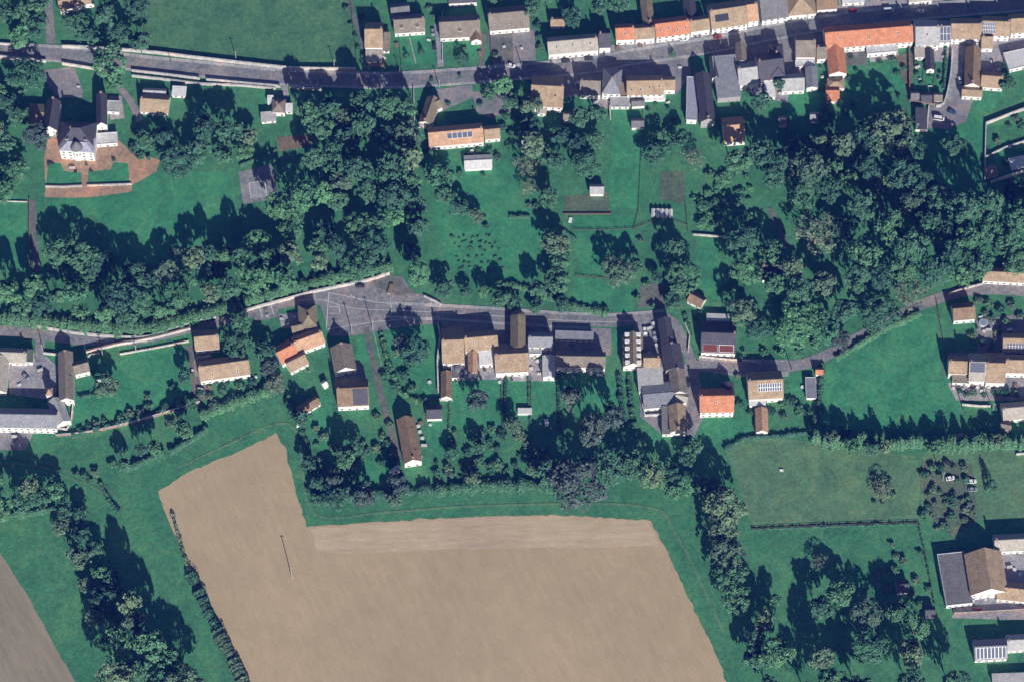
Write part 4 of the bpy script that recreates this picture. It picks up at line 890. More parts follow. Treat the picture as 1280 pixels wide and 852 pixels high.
wall([(1185, 369), (1205, 362), (1228, 356)], 1.4, .5, S_, 'white wall on the north bank of the east road', cop=cw, smooth=True)
wall([(1232, 156), (1255, 147), (1290, 134)], 2.0, .6, S_, 'northern white wall of the walled plots at the right edge', cop=cw)
wall([(1232, 156), (1231, 200), (1231, 226)], 1.6, .4, S_, 'western wall of the walled plots at the right edge', cop=cw)
wall([(1231, 198), (1255, 186), (1290, 175)], 1.4, .5, S_, 'middle white wall across the walled plots', cop=cw)
wall([(1238, 229), (1262, 221), (1290, 212)], 2.0, .6, S_, 'southern white wall of the walled plots', cop=cw)
wall([(1190, 64), (1188, 95), (1180, 130), (1170, 134)], 2.0, .6, S_, 'pale curved yard wall left of the long brown barn', cop=cw, smooth=True)
wall([(1161, 134), (1158, 166)], 1.6, .5, S_, 'white wall between the slate garage and the concrete yard', cop=cw)
wall([(1136, 60), (1137, 124)], 1.6, .4, M['darkstone'], 'garden wall between the orange house lawn and the strip gardens')
wall([(1136, 127), (1160, 131), (1178, 133)], 1.8, .4, M['darkstone'], 'brick wall below the three small sheds')
wall([(1202, 506), (1225, 508), (1238, 508)], 1.4, .4, S_, 'white wall at the foot of the east row gardens', cop=cw)
wall([(1270, 568), (1300, 566)], 1.4, .4, S_, 'white wall end at the right edge below the poplar line', cop=cw)
wall([(762, 134), (763, 150)], 1.6, .4, S_, 'short pale wall at the head of the long rectangular lawn', cop=cw)
wall([(765, 128), (788, 132)], 1.2, .4, S_, 'low pale wall behind the flat terrace roof', cop=cw)
wall([(866, 294), (890, 296), (908, 297)], 1.2, .5, S_, 'long pale wall at the head of the narrow bright lawn', cop=cw)
wall([(517, 110), (519, 180), (515, 235)], 1.2, .3, M['darkstone'], 'thin boundary wall beside the central wood', cop=S_)
wall([(1192, 768), (1230, 766), (1300, 762)], 2.2, .4, M['darkstone'], 'wall across the foot of the lower right farmyard', cop=S_)
wall([(553, 16), (553, 78)], 1.2, .25, S_, 'white garden wall between the drive and the grey-brown house', cop=cw)
wall([(37, 250), (37, 335)], 1.3, .3, M['darkstone'], 'dark wall along the left paddock path')
wall([(704, 268), (764, 268)], .8, .3, M['wood'], 'dark edging below the brown vegetable plot', cat='edging', name='garden_edging')
wall([(0, 252), (34, 253)], .7, .2, S_, 'low pale edge across the left paddock')
fence([(940, 661), (1000, 658), (1060, 656), (1148, 653)], 1.3, 'post fence between the pale pasture and the lower paddock', 6.5)
fence([(1148, 653), (1158, 700), (1168, 755)], 1.3, 'post fence beside the grass track to the lower farm', 6)
fence([(636, 470), (632, 500), (632, 535)], 1.5, 'garden fence left of the chapel gardens', 3); fence([(626, 455), (628, 535)], 1.5, 'garden fence below the broad tan house', 3)
fence([(664, 472), (664, 520)], 1.5, 'garden fence between the two square lawns', 3); fence([(696, 470), (697, 510)], 1.5, 'garden fence right of the square lawns', 3)
fence([(804, 140), (798, 265), (792, 288)], 1.1, 'long thin fence right of the rectangular lawn', 4); fence([(857, 255), (860, 290)], 1.1, 'thin fence beside the scrubby copse', 4)
fence([(718, 288), (760, 288), (794, 286), (830, 272), (858, 282)], 1.1, 'wavy paddock fence south of the white shelter', 4); fence([(720, 345), (760, 349), (790, 352)], 1.1, 'paddock fence above the lower lawn', 4)
fence([(182, 56), (178, 0)], 1.3, 'fence on the left side of the top meadow', 5); fence([(446, 78), (440, 20), (436, -10)], 1.3, 'fence on the right side of the top meadow', 5)
fence([(1170, 374), (1176, 410), (1184, 450), (1204, 512)], 1.2, 'fence on the right side of the bright triangular meadow', 5)
fence([(346, 186), (352, 216)], 2.2, 'tall fence on the right of the grey court', 2.5); fence([(496, 20), (502, 84)], 1.2, 'fence left of the lawn with the white path', 3.5); fence([(612, 8), (614, 78)], 1.2, 'fence between the garden tree lawn and the split yard', 3.5)
fence([(1156, 82), (1152, 115)], 1.4, 'fence between the first two strip gardens', 3); fence([(1170, 84), (1166, 118)], 1.4, 'fence between the last two strip gardens', 3)

# ================================================================= POLES, CARS, SMALL THINGS
pole(365, 722, 12, 'lone utility pole in the harrowed field'); pole(295, 74, 7, 'left utility pole of two on the top meadow wall'); pole(418, 84, 7, 'right utility pole of two on the top meadow wall')
pole(54, 440, 8, 'utility pole at the farm drive'); pole(129, 446, 8.5, 'utility pole by the garden corner south of the lower road'); pole(170, 438, 6, 'utility pole halfway along the tall garden wall')
pole(440, 417, 9.5, 'left pole of two in the car park'); pole(466, 412, 10, 'right pole of two in the car park'); pole(549, 109, 7, 'pole beside the crooked olive house')
pole(1178, 600, 9, 'utility pole in the scrub of the right pasture'); pole(1241, 512, 7, 'pole below the east row gardens')
for i, (x, y, d) in enumerate([(215, 84, 'beside the street above the brown cottage'), (500, 93, 'at the garden front with the white path'), (652, 83, 'opposite the big square tan house'), (900, 58, 'in front of the brown terrace'), (1012, 32, 'by the dark brown house at the top'), (700, 391, 'on the lower road near the blue-grey house'), (990, 463, 'on the east road bend')]):
    pole(x, y, 6.5, 'metal street lamp '+d, lamp=True, name='street_lamp', cat='street lamp')
car(639, 82, 15, M['carwhite'], 'white car parked at the split paved yard gate'); car(707, 76, -6, M['cardark'], 'dark car parked in front of the cream terraced house, left one')
car(736, 73, -6, M['cardark'], 'dark car parked in front of the cream terraced house, right one'); car(724, 104, -5, M['carwhite'], 'white car in the shaded yard beside the square tan house')
car(1066, 13, -5, M['carred'], 'red car parked near the top edge'); car(1111, 13, -4, M['carwhite'], 'white van parked above the shaded street', cat='van', van=True, L=5.2, W=2)
car(1174, 148, 8, M['carwhite'], 'white van on the pale concrete yard', cat='van', van=True, L=5.4, W=2); car(966, 25, -12, M['carwhite'], 'white car at the slate corner house')
car(897, 46, -10, M['carred'], 'dark red car before the brown terrace'); car(855, 49, -8, M['carwhite'], 'white car beneath the small tan terraced house'); car(873, 46, -10, M['cargrey'], 'silver car between the white and the red one')
car(450, 357, 2, M['cardark'], 'dark van parked alone at the car park wall', cat='van', van=True); car(806, 413, 80, M['carwhite'], 'white car in the alley beside the dormer hall'); car(818, 418, 85, M['cargrey'], 'silver car in the alley beside the curved slate range')
car(1188, 597, -10, M['carwhite'], 'white car standing alone in the scrub'); car(1215, 601, -4, M['carwhite'], 'white car above the grey one in the pasture scrub'); car(1216, 611, 0, M['cargrey'], 'silver car below the white one in the pasture scrub')
car(1209, 634, 5, M['carwhite'], 'white car near the foot of the pasture scrub'); car(1184, 577, 30, M['cardark'], 'dark car at the top of the pasture scrub'); car(860, 478, 86, M['cardark'], 'dark car parked in the lane beside the grey house')
car(612, 121, 70, M['cardark'], 'dark car on the paved yard under the street'); car(541, 40, 84, M['cargrey'], 'silver car on the drive of the grey-brown house'); car(543, 58, 84, M['cardark'], 'dark car on the drive of the grey-brown house')
car(1200, 100, 84, M['carwhite'], 'white car on the pale yard beside the long barn'); car(333, 391, 75, M['cargrey'], 'silver car in the marked parking bays'); car(1150, 14, -5, M['carwhite'], 'white car right of the white van at the top')
car(32, 470, 40, M['cargrey'], 'silver car in the farmyard'); car(1222, 762, 10, M['carred'], 'dark red car in the lower right farmyard'); car(1190, 140, 20, M['carblue'], 'blue car on the pale concrete yard')
box_thing('picnic_trough', 'long pale planter standing on the verge above the car park', 'planter', 488, 361, 1.6, 5.2, .8, 15, 'cream', 'brown')
box_thing('water_trough', 'small white trough in the pale pasture', 'trough', 977, 587, 1.6, .7, .6, 10, 'whitepaint', part='basin'); box_thing('water_trough', 'small white trough in the paddock beside the vegetable plot', 'trough', 713, 275, 1.4, 2.4, .6, 10, 'whitepaint', part='basin')
box_thing('oil_tank', 'white tank by the angled garden building', 'tank', 375, 528, 2.0, 4.2, 1.4, 15, 'whitepaint'); box_thing('garden_box', 'white box at the farm garden tree', 'garden box', 123, 477, 2.2, 2.4, 1.5, 0, 'whitepaint')
box_thing('garden_box', 'white box at the edge of the big shaded tree', 'garden box', 683, 527, 1.6, 3.0, 1.5, -10, 'whitepaint'); box_thing('garden_store', 'white topped store below the square lawns', 'garden store', 656, 513, 6.5, 2.8, 1.9, 0, 'clutter')
for i, (x, y, a, lab) in enumerate([(537, 478, 3, 'by the crooked tree'), (525, 540, 4, 'right of the long brown house'), (528, 548, 0, 'lowest right of the long brown house'), (523, 533, 9, 'topmost right of the long brown house'), (1003, 484, 0, 'beside the grey garage'), (1248, 742, 0, 'in the lower farmyard'), (1268, 712, 0, 'on the upper farm patio'), (1275, 718, 0, 'right on the upper farm patio'), (820, 432, 0, 'in the dark alley'), (817, 405, 0, 'at the alley mouth'), (1230, 415, 0, 'on the garden terrace'), (1243, 405, 0, 'above on the garden terrace'), (1210, 482, 0, 'before the east row left'), (1222, 485, 0, 'before the east row middle'), (1236, 484, 0, 'before the east row right'), (1152, 72, 0, 'in the first strip garden'), (1180, 72, 0, 'in the last strip garden'), (1240, 78, 0, 'on the pale patio'), (1248, 88, 0, 'lower on the pale patio'), (625, 478, 0, 'at the broad tan house'), (672, 452, 0, 'between chapel and white annex'), (664, 461, 0, 'left of the white annex'), (590, 190, 0, 'above the pavilion'), (1090, 68, 0, 'on the orange house patio'), (1106, 66, 0, 'right on the orange house patio'), (962, 112, 0, 'in the white yard'), (975, 118, 0, 'right in the white yard'), (728, 464, 0, 'at the white fronted house'), (738, 468, 0, 'right at the white fronted house'), (1262, 185, 0, 'in the walled plot')]):
    g = G(x, y); t = empty('garden_table', (g.x, g.y, .1), rng.random()*3); tag(t, 'pale round garden table '+lab, 'table', 'garden tables on the patios')
    mb = MB(); mb.cone((0, 0), .95, .95, .70, .76, 14); mb.build('tabletop', [M['clutter']], t); mb = MB(); mb.cone((0, 0), .07, .07, .02, .70, 8); mb.cone((0, 0), .4, .3, 0, .06, 10); mb.build('pedestal', [M['metal']], t)
# cylindrical water tank on the annex roof
g = G(572, 461, 3.6); mb = MB(); mb.cone((0, 0), 1.5, 1.5, 3.45, 4.6, 16); mb.cone((0, 0), 1.5, .2, 4.6, 4.9, 16); o = mb.build('water_tank', [M['metal']], loc=(g.x, g.y, 0)); tag(o, 'round grey water tank on the flat annex roof', 'tank')
# trampoline-like hoop and round pool
g5 = random.Random(9); KIND = [('planter', 'pale stone planter', 1.2, .8, .7, 'whitepaint', 'stonewall'), ('garden_bench', 'pale garden bench', 1.8, .7, .6, 'clutter', 'clutter'), ('compost_box', 'wooden compost box', 1.8, 1.6, 1.1, 'wood', 'brown'), ('rubbish_bin', 'grey rubbish bin', 1.0, .9, 1.2, 'metal', 'slate'), ('wood_pile', 'covered wood pile', 2.6, 1.2, 1.3, 'wood', 'roofwhite')]
spots = {'in the yards of the orange street terrace': [(772, 60), (800, 56), (850, 84), (700, 118), (745, 128), (835, 128)], 'in the strip gardens': [(1147, 84), (1150, 99), (1163, 108), (1174, 98), (1180, 110), (1160, 66)],
 'in the yards above the eastern narrow lawns': [(942, 112), (958, 116), (970, 92), (985, 106), (1000, 84), (1026, 84), (1028, 96)], 'around the central row': [(570, 476), (606, 462), (640, 474), (652, 470), (668, 446), (674, 466), (702, 466), (716, 470), (750, 468), (590, 474)],
 'behind the dormer hall': [(812, 410), (822, 424), (812, 440), (820, 470), (834, 478)], 'before the east row': [(1192, 484), (1204, 486), (1216, 480), (1228, 488), (1242, 480), (1256, 486), (1270, 482)], 'in the lower right farmyard': [(1215, 750), (1232, 748), (1258, 738), (1262, 708), (1250, 714), (1270, 742)],
 'on the east garden terrace': [(1226, 396), (1236, 412), (1250, 408), (1262, 412), (1244, 424), (1222, 410)], 'around the long brown house by the drive': [(526, 528), (530, 556), (526, 570), (538, 530)], 'in the villa grounds': [(66, 128), (98, 108), (142, 140), (108, 206), (90, 210)],
 'along the top gardens': [(600, 66), (652, 60), (630, 58), (496, 56), (536, 50), (480, 72)], 'at the angled trio': [(352, 398), (360, 404), (368, 396), (398, 420), (385, 462), (340, 420)], 'by the long tan bungalow': [(250, 486), (262, 484), (240, 462), (320, 470)], 'on the farm concrete': [(8, 530), (18, 545), (30, 528), (24, 480), (50, 462)]}
OR5 = ['first', 'second', 'third', 'fourth', 'fifth', 'sixth', 'seventh', 'eighth', 'ninth', 'tenth']
for zn, L5 in spots.items():
    by = {}
    for q in sorted(L5): by.setdefault(g5.randrange(5), []).append(q)
    for kk, qs in by.items():
        nm, lb, w5, l5, h5, m5, t5 = KIND[kk]
        for i, q in enumerate(qs):
            box_thing(nm, (lb if len(qs) == 1 else lb+', '+OR5[i]+' from the left,')+' '+zn, nm.replace('_', ' '), q[0], q[1], w5, l5, h5, g5.uniform(-30, 30), m5, t5)
g = G(1229, 404, .3); mb = MB(); mb.cone((0, 0), 2.0, 2.0, .1, .9, 20); mb.cone((0, 0), 1.8, 1.8, .901, .92, 20, 1); o = mb.build('garden_pool', [M['whitepaint'], M['blueglass']], loc=(g.x, g.y, .1)); tag(o, 'small round white rimmed garden pool on the east terrace', 'pool')
# ================================================================= TREES
DB, MG, BG, GG, DU, OB = 'dark blue-green', 'mid green', 'bright green', 'grey-green', 'dusky purple-grey', 'olive-beige'
T = [ # x, y, r, tone, height, kind, label
 (138, 80, 24, BG, 12, 'big', 'big bright green tree overhanging the upper street by the villa drive'),
 (33, 97, 20, MG, 11, 'big', 'large round tree on the street corner left of the villa drive'),
 (143, 104, 10, MG, 7, None, 'smaller tree just below the big bright street tree'),
 (45, 172, 16, DU, 12, None, 'dusky tree left of the villa, beside the brown roof'),
 (15, 215, 20, MG, 10, None, 'broad green tree on the left edge below the dusky tree'),
 (10, 128, 13, DB, 9, None, 'dark tree on the left edge beside the villa forecourt'),
 (8, 180, 14, DB, 10, None, 'dark tree on the left edge level with the villa terrace'),
 (222, 200, 22, DB, 11, 'big', 'large blue-green tree on the lawn edge right of the villa'),
 (182, 178, 14, MG, 8, None, 'rounded tree between the villa terrace and the drive'), (202, 172, 14, DB, 10, None, 'dark tree below the brown roofed cottage'),
 (255, 160, 17, DB, 15, None, 'tall dark tree casting shade on the street below the walls, left one'), (285, 165, 17, DB, 15, None, 'tall dark tree casting shade on the street below the walls, middle one'), (312, 172, 13, GG, 9, None, 'grey tree under the pale shed roof'),
 (250, 190, 15, DB, 11, None, 'dark tree on the north edge of the villa lawn'), (278, 195, 16, MG, 10, None, 'green tree left of the grey court'), (305, 190, 12, MG, 7, None, 'smaller green tree directly above the grey court'),
 (72, 315, 20, MG, 12, None, 'leftmost tree in the clump on the left lawn'), (100, 322, 22, MG, 13, 'big', 'broad middle tree in the clump on the left lawn'), (125, 330, 17, DB, 11, None, 'dark right tree in the clump on the left lawn'),
 (88, 345, 15, MG, 9, None, 'lower front tree in the clump on the left lawn'), (115, 352, 14, MG, 8, None, 'low tree in front of the dark lawn clump tree'),
 (170, 345, 16, DB, 12, None, 'dark tree at the lower edge of the villa lawn'), (188, 352, 13, DB, 11, None, 'narrow dark tree right of the lawn edge tree'),
 (262, 318, 9, DB, 15, None, 'tall narrow poplar like tree throwing a long shadow on the villa lawn'), (218, 315, 7, GG, 6, None, 'small greyish tree at the corner of the villa lawn'),
 (610, 118, 10, MG, 8, None, 'round tree on the small green strip under the street'), (630, 108, 14, BG, 9, None, 'bright tree beside the street left of the square tan house'), (640, 128, 14, DB, 8, None, 'dark low tree left of the square tan house'),
 (577, 72, 9, DB, 7, 'cone', 'dark conifer in the garden of the grey-brown house'), (527, 64, 4, DB, 4, 'cone', 'right small cone shrub on the white path lawn'), (508, 70, 4, DB, 4, 'cone', 'left small cone shrub on the white path lawn'), (841, 68, 4.5, MG, 5, 'cone', 'small clipped conifer on the street island'),
 (549, 220, 17, BG, 10, None, 'bright tree left of the lawn pavilion'), (575, 260, 13, DB, 8, None, 'dark tree in the middle of the orchard edge'), (556, 245, 15, MG, 9, None, 'green tree below the bright pavilion tree'), (595, 270, 10, GG, 6, None, 'grey small tree at the right of the orchard edge'),
 (658, 207, 17, OB, 9, 'sparse', 'bare looking beige tree right of the orchard lawn'), (692, 200, 16, DB, 9, None, 'dark tree right of the beige tree'), (720, 180, 14, DB, 9, None, 'dark tree below the narrow grey rear roof'),
 (732, 205, 18, MG, 10, None, 'green tree above the brown vegetable plot'), (700, 170, 13, DB, 9, None, 'dark tree under the square tan house'), (745, 175, 12, MG, 8, None, 'green tree left of the rectangular lawn'), (660, 235, 12, OB, 7, 'sparse', 'smaller beige tree below the bare looking one'),
 (694, 305, 17, GG, 11, None, 'top tree of the column left of the paddocks'), (700, 330, 16, MG, 9, None, 'middle tree of the column left of the paddocks'), (697, 355, 17, MG, 9, None, 'bottom tree of the column left of the paddocks'),
 (672, 362, 11, DB, 11, None, 'dark tree left of the bottom of the paddock column'), (772, 340, 20, GG, 11, None, 'grey-green tree, left in the paddock pair'), (795, 335, 11, MG, 10, None, 'narrow green tree between the paddock pair'), (852, 345, 26, MG, 13, 'big', 'broad green tree, right in the paddock pair'),
 (843, 312, 13, DB, 12, None, 'dark tree top behind the broad paddock tree'), (820, 348, 8, DB, 7, None, 'small dark tree in front of the broad paddock tree'), (845, 375, 16, MG, 7, None, 'low green tree under the broad paddock tree'),
 (820, 192, 15, DB, 9, None, 'dark tree right of the rectangular lawn'), (850, 175, 13, DB, 8, None, 'dark tree below the lilac workshop'), (866, 198, 17, OB, 8, 'sparse', 'pale sparse tree south of the slate hall'), (825, 172, 10, MG, 7, None, 'green tree below the grey garden shed'),
 (1020, 292, 32, OB, 13, 'sparse', 'great bare pale tree in the eastern wood'), (1134, 368, 27, OB, 11, 'sparse', 'wide pale bare tree overhanging the east road'), (1112, 165, 34, GG, 18, 'big', 'huge grey-green tree below the orange house lawn'), (1085, 175, 22, DB, 15, 'big', 'dark tree on the left flank of the huge grey-green tree'), (1135, 185, 22, DB, 14, None, 'dark tree on the right flank of the huge grey-green tree'),
 (1193, 183, 15, MG, 8, None, 'round green tree alone on the eastern lawn'), (1000, 398, 26, BG, 10, 'big', 'big bright round tree right of the conservatory, by the east road'), (1030, 410, 22, BG, 9, None, 'second bright round tree by the east road'), (985, 415, 20, BG, 9, None, 'bright low tree left of the pair by the east road'),
 (946, 412, 15, DB, 9, None, 'dark rounded tree right of the dark slate house'), (1098, 392, 24, DB, 11, 'big', 'broad blue-green tree at the edge of the bright meadow'), (1052, 425, 14, DU, 6, None, 'dusky bushy tree at the tip of the bright meadow'),
 (300, 405, 16, MG, 9, None, 'green tree beside the lower road, right of the tan-orange house'), (296, 430, 18, MG, 9, None, 'green tree in the round clump beside the long bungalow'), (330, 438, 14, DB, 8, None, 'dark tree left of the orange end house'), (335, 460, 13, DU, 7, None, 'dusky tree below the orange end house'), (345, 478, 14, OB, 7, None, 'pale green tree at the field corner'),
 (520, 437, 18, DB, 12, None, 'dark tree in the garden left of the central row'), (505, 430, 12, DU, 9, None, 'dusky tree beside the dark central garden tree'), (132, 482, 15, GG, 10, None, 'grey leaved tree in the farmhouse garden'),
 (232, 470, 9, DB, 9, None, 'narrow dark tree at the right end of the shrub garden'), (595, 500, 14, DU, 11, None, 'dusky tree standing in the long central lawn'),
 (722, 602, 38, DU, 17, 'big', 'largest dusky grey crown at the field edge'), (760, 585, 24, DB, 15, 'big', 'dark tree between the dusky crown and the lane end'), (790, 580, 20, MG, 13, None, 'green tree above the grass corner of the field'), (815, 592, 18, GG, 12, None, 'grey-green tree at the grass corner of the field'),
 (690, 590, 16, DB, 13, None, 'dark tree left of the largest dusky crown'), (762, 508, 9, DB, 8, None, 'small dark tree on the lawn below the white fronted house'),
 (905, 632, 22, GG, 17, 'big', 'top big tree in the column at the right of the field'), (903, 660, 20, GG, 13, None, 'second grey tree down in the column right of the field'), (908, 690, 22, GG, 13, 'big', 'third grey tree down in the column right of the field'), (912, 720, 20, MG, 12, None, 'fourth tree down in the column right of the field'), (922, 748, 20, MG, 11, None, 'fifth tree down in the column right of the field'), (885, 610, 16, DB, 12, None, 'dark tree behind the top of the field side column'),
 (858, 605, 15, BG, 7, None, 'bright small tree below the lane end garden'), (840, 590, 12, DB, 9, None, 'dark tree left of the bright small lane end tree'), (968, 752, 9, MG, 9, None, 'small lone tree in the lower paddock'),
 (1050, 740, 17, MG, 12, None, 'green tree at the top of the bottom right wood'), (1085, 765, 22, GG, 12, 'big', 'wide grey-green tree in the bottom right wood'), (1025, 760, 16, DB, 13, None, 'dark tree at the left of the bottom right wood'), (1025, 702, 12, OB, 6, 'sparse', 'thin beige tree above the bottom right wood'),
 (1105, 610, 15, OB, 5, 'sparse', 'twiggy beige bush tree in the pale pasture'), (1240, 605, 7, DB, 10, 'cone', 'lone dark conifer in the right pasture'),
 (975, 105, 8, DB, 8, None, 'dark small tree at the white yard'), (952, 128, 14, DB, 11, None, 'dark tree right of the small orange house'), (650, 50, 1, MG, 3, None, None),
 (990, 182, 14, DB, 8, None, 'dark tree at the foot of the narrow lawns, left'), (1012, 180, 14, DB, 8, None, 'dark tree at the foot of the narrow lawns, right'), (1035, 148, 10, MG, 8, None, 'green tree below the square orange garden building'),
 (1030, 180, 13, GG, 9, None, 'grey-green tree behind the foot of the narrow lawns'), (1260, 105, 11, MG, 7, None, 'green tree below the white flat roofed building'),
]
for x, y, r, tn, h, k, lab in T:
    if lab: tree(x, y, r, tn, h=h, kind=k, label=lab)
mixd = [DB, MG, MG, GG, DB]; mixg = [MG, MG, DB, GG, BG]
fill([(-10, -10), (50, -10), (52, 44), (30, 52), (-10, 48)], 'in the top left corner above the street', mixg, 8, 13, maxn=12)
fill([(78, 22), (120, 12), (176, 5), (182, 55), (150, 58), (90, 52)], 'in the dark group left of the top meadow', [DB, DB, MG], 9, 14, maxn=11)
fill([(-10, 100), (20, 105), (28, 240), (12, 240), (-10, 245)], 'on the left edge beside the villa', mixd, 10, 14, maxn=8)
fill([(385, 140), (440, 128), (510, 130), (512, 200), (515, 250), (470, 250), (440, 220), (400, 180), (380, 165)], 'in the upper part of the central wood', [MG, DB, GG, MG, DB], 11, 16, maxn=34, hk=1.15)
fill([(372, 190), (400, 190), (445, 225), (520, 255), (530, 300), (540, 345), (515, 345), (490, 322), (430, 336), (350, 354), (310, 360), (300, 330), (262, 318), (300, 302), (345, 282)], 'in the middle of the central wood above the car park', [DB, MG, GG, BG, DB, MG], 9.5, 16, maxn=50, hk=1.1)
fill([(225, 330), (262, 300), (300, 330), (308, 360), (240, 385), (170, 397), (120, 394), (120, 365), (160, 360), (200, 345)], 'in the west wood above the lower road', [DB, MG, MG, GG], 10, 15, maxn=34)
fill([(-10, 355), (60, 355), (120, 365), (120, 394), (60, 388), (-10, 388)], 'along the lower road at the far left', mixg, 9, 14, maxn=16)
fill([(540, 345), (620, 355), (690, 372), (740, 390), (640, 386), (560, 370)], 'on the bank north of the lower road', [DB, MG, MG], 6, 9, maxn=15, hk=.8)
fill([(640, 130), (740, 125), (760, 150), (755, 225), (705, 235), (680, 260), (645, 250), (640, 190)], 'in the gardens below the square tan house', mixd, 9, 13, maxn=12)
fill([(915, 196), (975, 180), (1040, 160), (1070, 190), (1060, 240), (985, 250), (958, 215), (940, 200), (916, 205)], 'in the north of the eastern wood', [DB, MG, GG, DB], 10, 15, maxn=20, hk=1.1)
fill([(1060, 205), (1150, 200), (1165, 235), (1240, 235), (1300, 225), (1300, 320), (1240, 340), (1190, 350), (1160, 365), (1110, 350), (1060, 310), (1045, 250)], 'in the middle of the eastern wood', [DB, DB, MG, MG, GG], 12, 16.5, maxn=56, gapf=.78, hk=1.1)
fill([(905, 290), (960, 280), (985, 330), (1045, 325), (1100, 350), (1110, 380), (1060, 400), (1010, 385), (985, 400), (925, 400), (900, 370), (904, 340)], 'in the south of the eastern wood', [DB, MG, DB, GG], 11, 15, maxn=20)
fill([(862, 205), (900, 195), (950, 195), (955, 260), (930, 288), (885, 290), (862, 265)], 'in the scrubby copse beside the paddock', [BG, BG, MG], 5, 8, maxn=16, hk=.35, gapf=1.05)
fill([(378, 560), (420, 540), (450, 550), (500, 560), (500, 625), (395, 628), (388, 600)], 'in the overgrown garden above the field', [MG, DB, GG, DU], 7, 11, maxn=15)
fill([(640, 500), (690, 520), (715, 540), (720, 580), (640, 600), (570, 605), (555, 570), (580, 545)], 'in the gardens behind the chapel', [DB, MG, DU, GG], 6, 9, maxn=11, hk=.8)
fill([(690, 500), (740, 495), (800, 540), (800, 570), (700, 575)], 'in the shaded gardens below the white fronted house', [DB, DB, DU], 10, 14, maxn=6, hk=1.35)
fill([(-10, 600), (60, 598), (75, 625), (60, 640), (-10, 638)], 'at the left edge below the farm', mixg, 9, 13, maxn=7, hk=1.3)
fill([(72, 640), (100, 635), (125, 690), (150, 745), (150, 790), (120, 780), (95, 700)], 'in the hedgerow between the two left fields', [GG, DB, MG, DB], 8, 11, maxn=26, hk=.7)
fill([(112, 760), (160, 750), (200, 800), (250, 870), (150, 870), (125, 800)], 'in the wide lower end of the left hedgerow', [DB, MG, GG], 11, 15, maxn=22, hk=1.4)
fill([(940, 770), (990, 780), (1060, 775), (1130, 760), (1180, 800), (1200, 865), (960, 870), (930, 820)], 'in the bottom right wood', [DB, MG, GG, MG], 10, 15, maxn=24, hk=1.1)
fill([(925, 765), (950, 780), (965, 860), (950, 850)], 'at the foot of the field side column', [MG, DB], 9, 12, maxn=5)
fill([(1020, 540), (1100, 548), (1180, 550), (1260, 545), (1255, 562), (1160, 562), (1060, 560), (1020, 552)], 'in the poplar line below the bright meadow', [MG, DB, GG], 6, 9, maxn=16, hk=.85)
fill([(380, 575), (385, 600), (470, 615), (470, 625), (388, 625)], 'along the field edge hedge', [DB], 6, 8, maxn=6)
fill([(145, 575), (205, 545), (245, 520), (250, 530), (205, 560), (160, 585)], 'in the broken hedge above the field', [MG, DB], 6, 9, maxn=8)
fill([(20, 615), (70, 600), (75, 625)], 'at the left edge below the farm', mixg, 9, 12, maxn=3)
fill([(355, 470), (372, 500), (395, 550), (380, 560), (360, 510)], 'beside the angled garden building', [DB, MG], 5, 8, maxn=4)
fill([(610, -6), (690, -6), (790, -6), (795, 20), (770, 25), (720, 30), (668, 20)], 'in the back gardens at the top edge', [MG, DB, BG, DB], 7, 11, maxn=12)
fill([(862, 500), (876, 540), (862, 575), (850, 570)], 'beside the lane end', [DB, MG], 6, 8, maxn=4)
# hedges
hedge([(90, 545), (140, 532), (200, 515), (248, 500)], 2.6, 2.0, DB, 'shrubby hedge along the inside of the long stone garden wall', lump=.6)
hedge([(158, 588), (190, 572), (205, 565)], 3.0, 2.4, MG, 'left piece of the hedge above the harrowed field', lump=.3)
hedge([(212, 566), (235, 553), (255, 540), (258, 536)], 2.6, 2.4, DB, 'right piece of the hedge above the harrowed field', lump=.3)
hedge([(250, 520), (290, 505), (330, 490), (350, 480)], 5, 2.6, MG, 'rough hedge below the long tan bungalow', lump=.5)
hedge([(360, 495), (375, 530), (388, 575), (392, 622)], 2.2, 2.2, DB, 'dark hedge on the right of the grass headland', lump=.4)
hedge([(392, 626), (440, 621), (490, 617), (540, 612)], 4.5, 3, DB, 'dense hedge between the gardens and the grass strip, left length', lump=.5)
hedge([(540, 614), (600, 608), (660, 606), (700, 612)], 5.5, 3, MG, 'green hedge between the gardens and the grass strip, right length', lump=.5)
hedge([(742, 588), (790, 582), (820, 598), (850, 622)], 5.0, 3, MG, 'green hedge sweeping round the top of the grass corner', lump=.5)
hedge([(215, 640), (232, 700), (248, 745)], 1.5, 1.2, OB, 'thin ragged hedge on the left edge of the harrowed field', dens=6, lump=.5)
hedge([(240, 720), (262, 770), (275, 790)], 4.0, 2.6, DB, 'dark thick hedge on the left edge of the harrowed field', lump=.5)
hedge([(272, 790), (290, 822), (312, 870)], 5.0, 3, GG, 'grey-green hedge at the lower left edge of the harrowed field', lump=.5)
hedge([(905, 562), (930, 548), (980, 545), (1008, 541)], 2.0, 1.6, DB, 'curved low hedge at the top of the pale pasture', lump=.4)
hedge([(1015, 549), (1050, 556), (1080, 552), (1120, 558), (1150, 554), (1200, 560), (1250, 556), (1290, 558)], 5.0, 6.5, MG, 'long hedge under the poplar line', lump=.5)
hedge([(1045, 448), (1075, 430), (1105, 412), (1150, 392)], 3.0, 1.8, MG, 'hedge between the east road and the bright meadow', lump=.5)
hedge([(1028, 455), (1024, 500), (1018, 530)], 2.5, 2, DB, 'dark hedge left of the bright meadow', lump=.4)
hedge([(637, 272), (662, 272)], 1.6, 1.5, DB, 'short clipped hedge standing on the orchard lawn', lump=.15)
hedge([(345, 188), (322, 198), (300, 208)], 1.4, 1.0, MG, 'low hedge above the grey court', lump=.3)
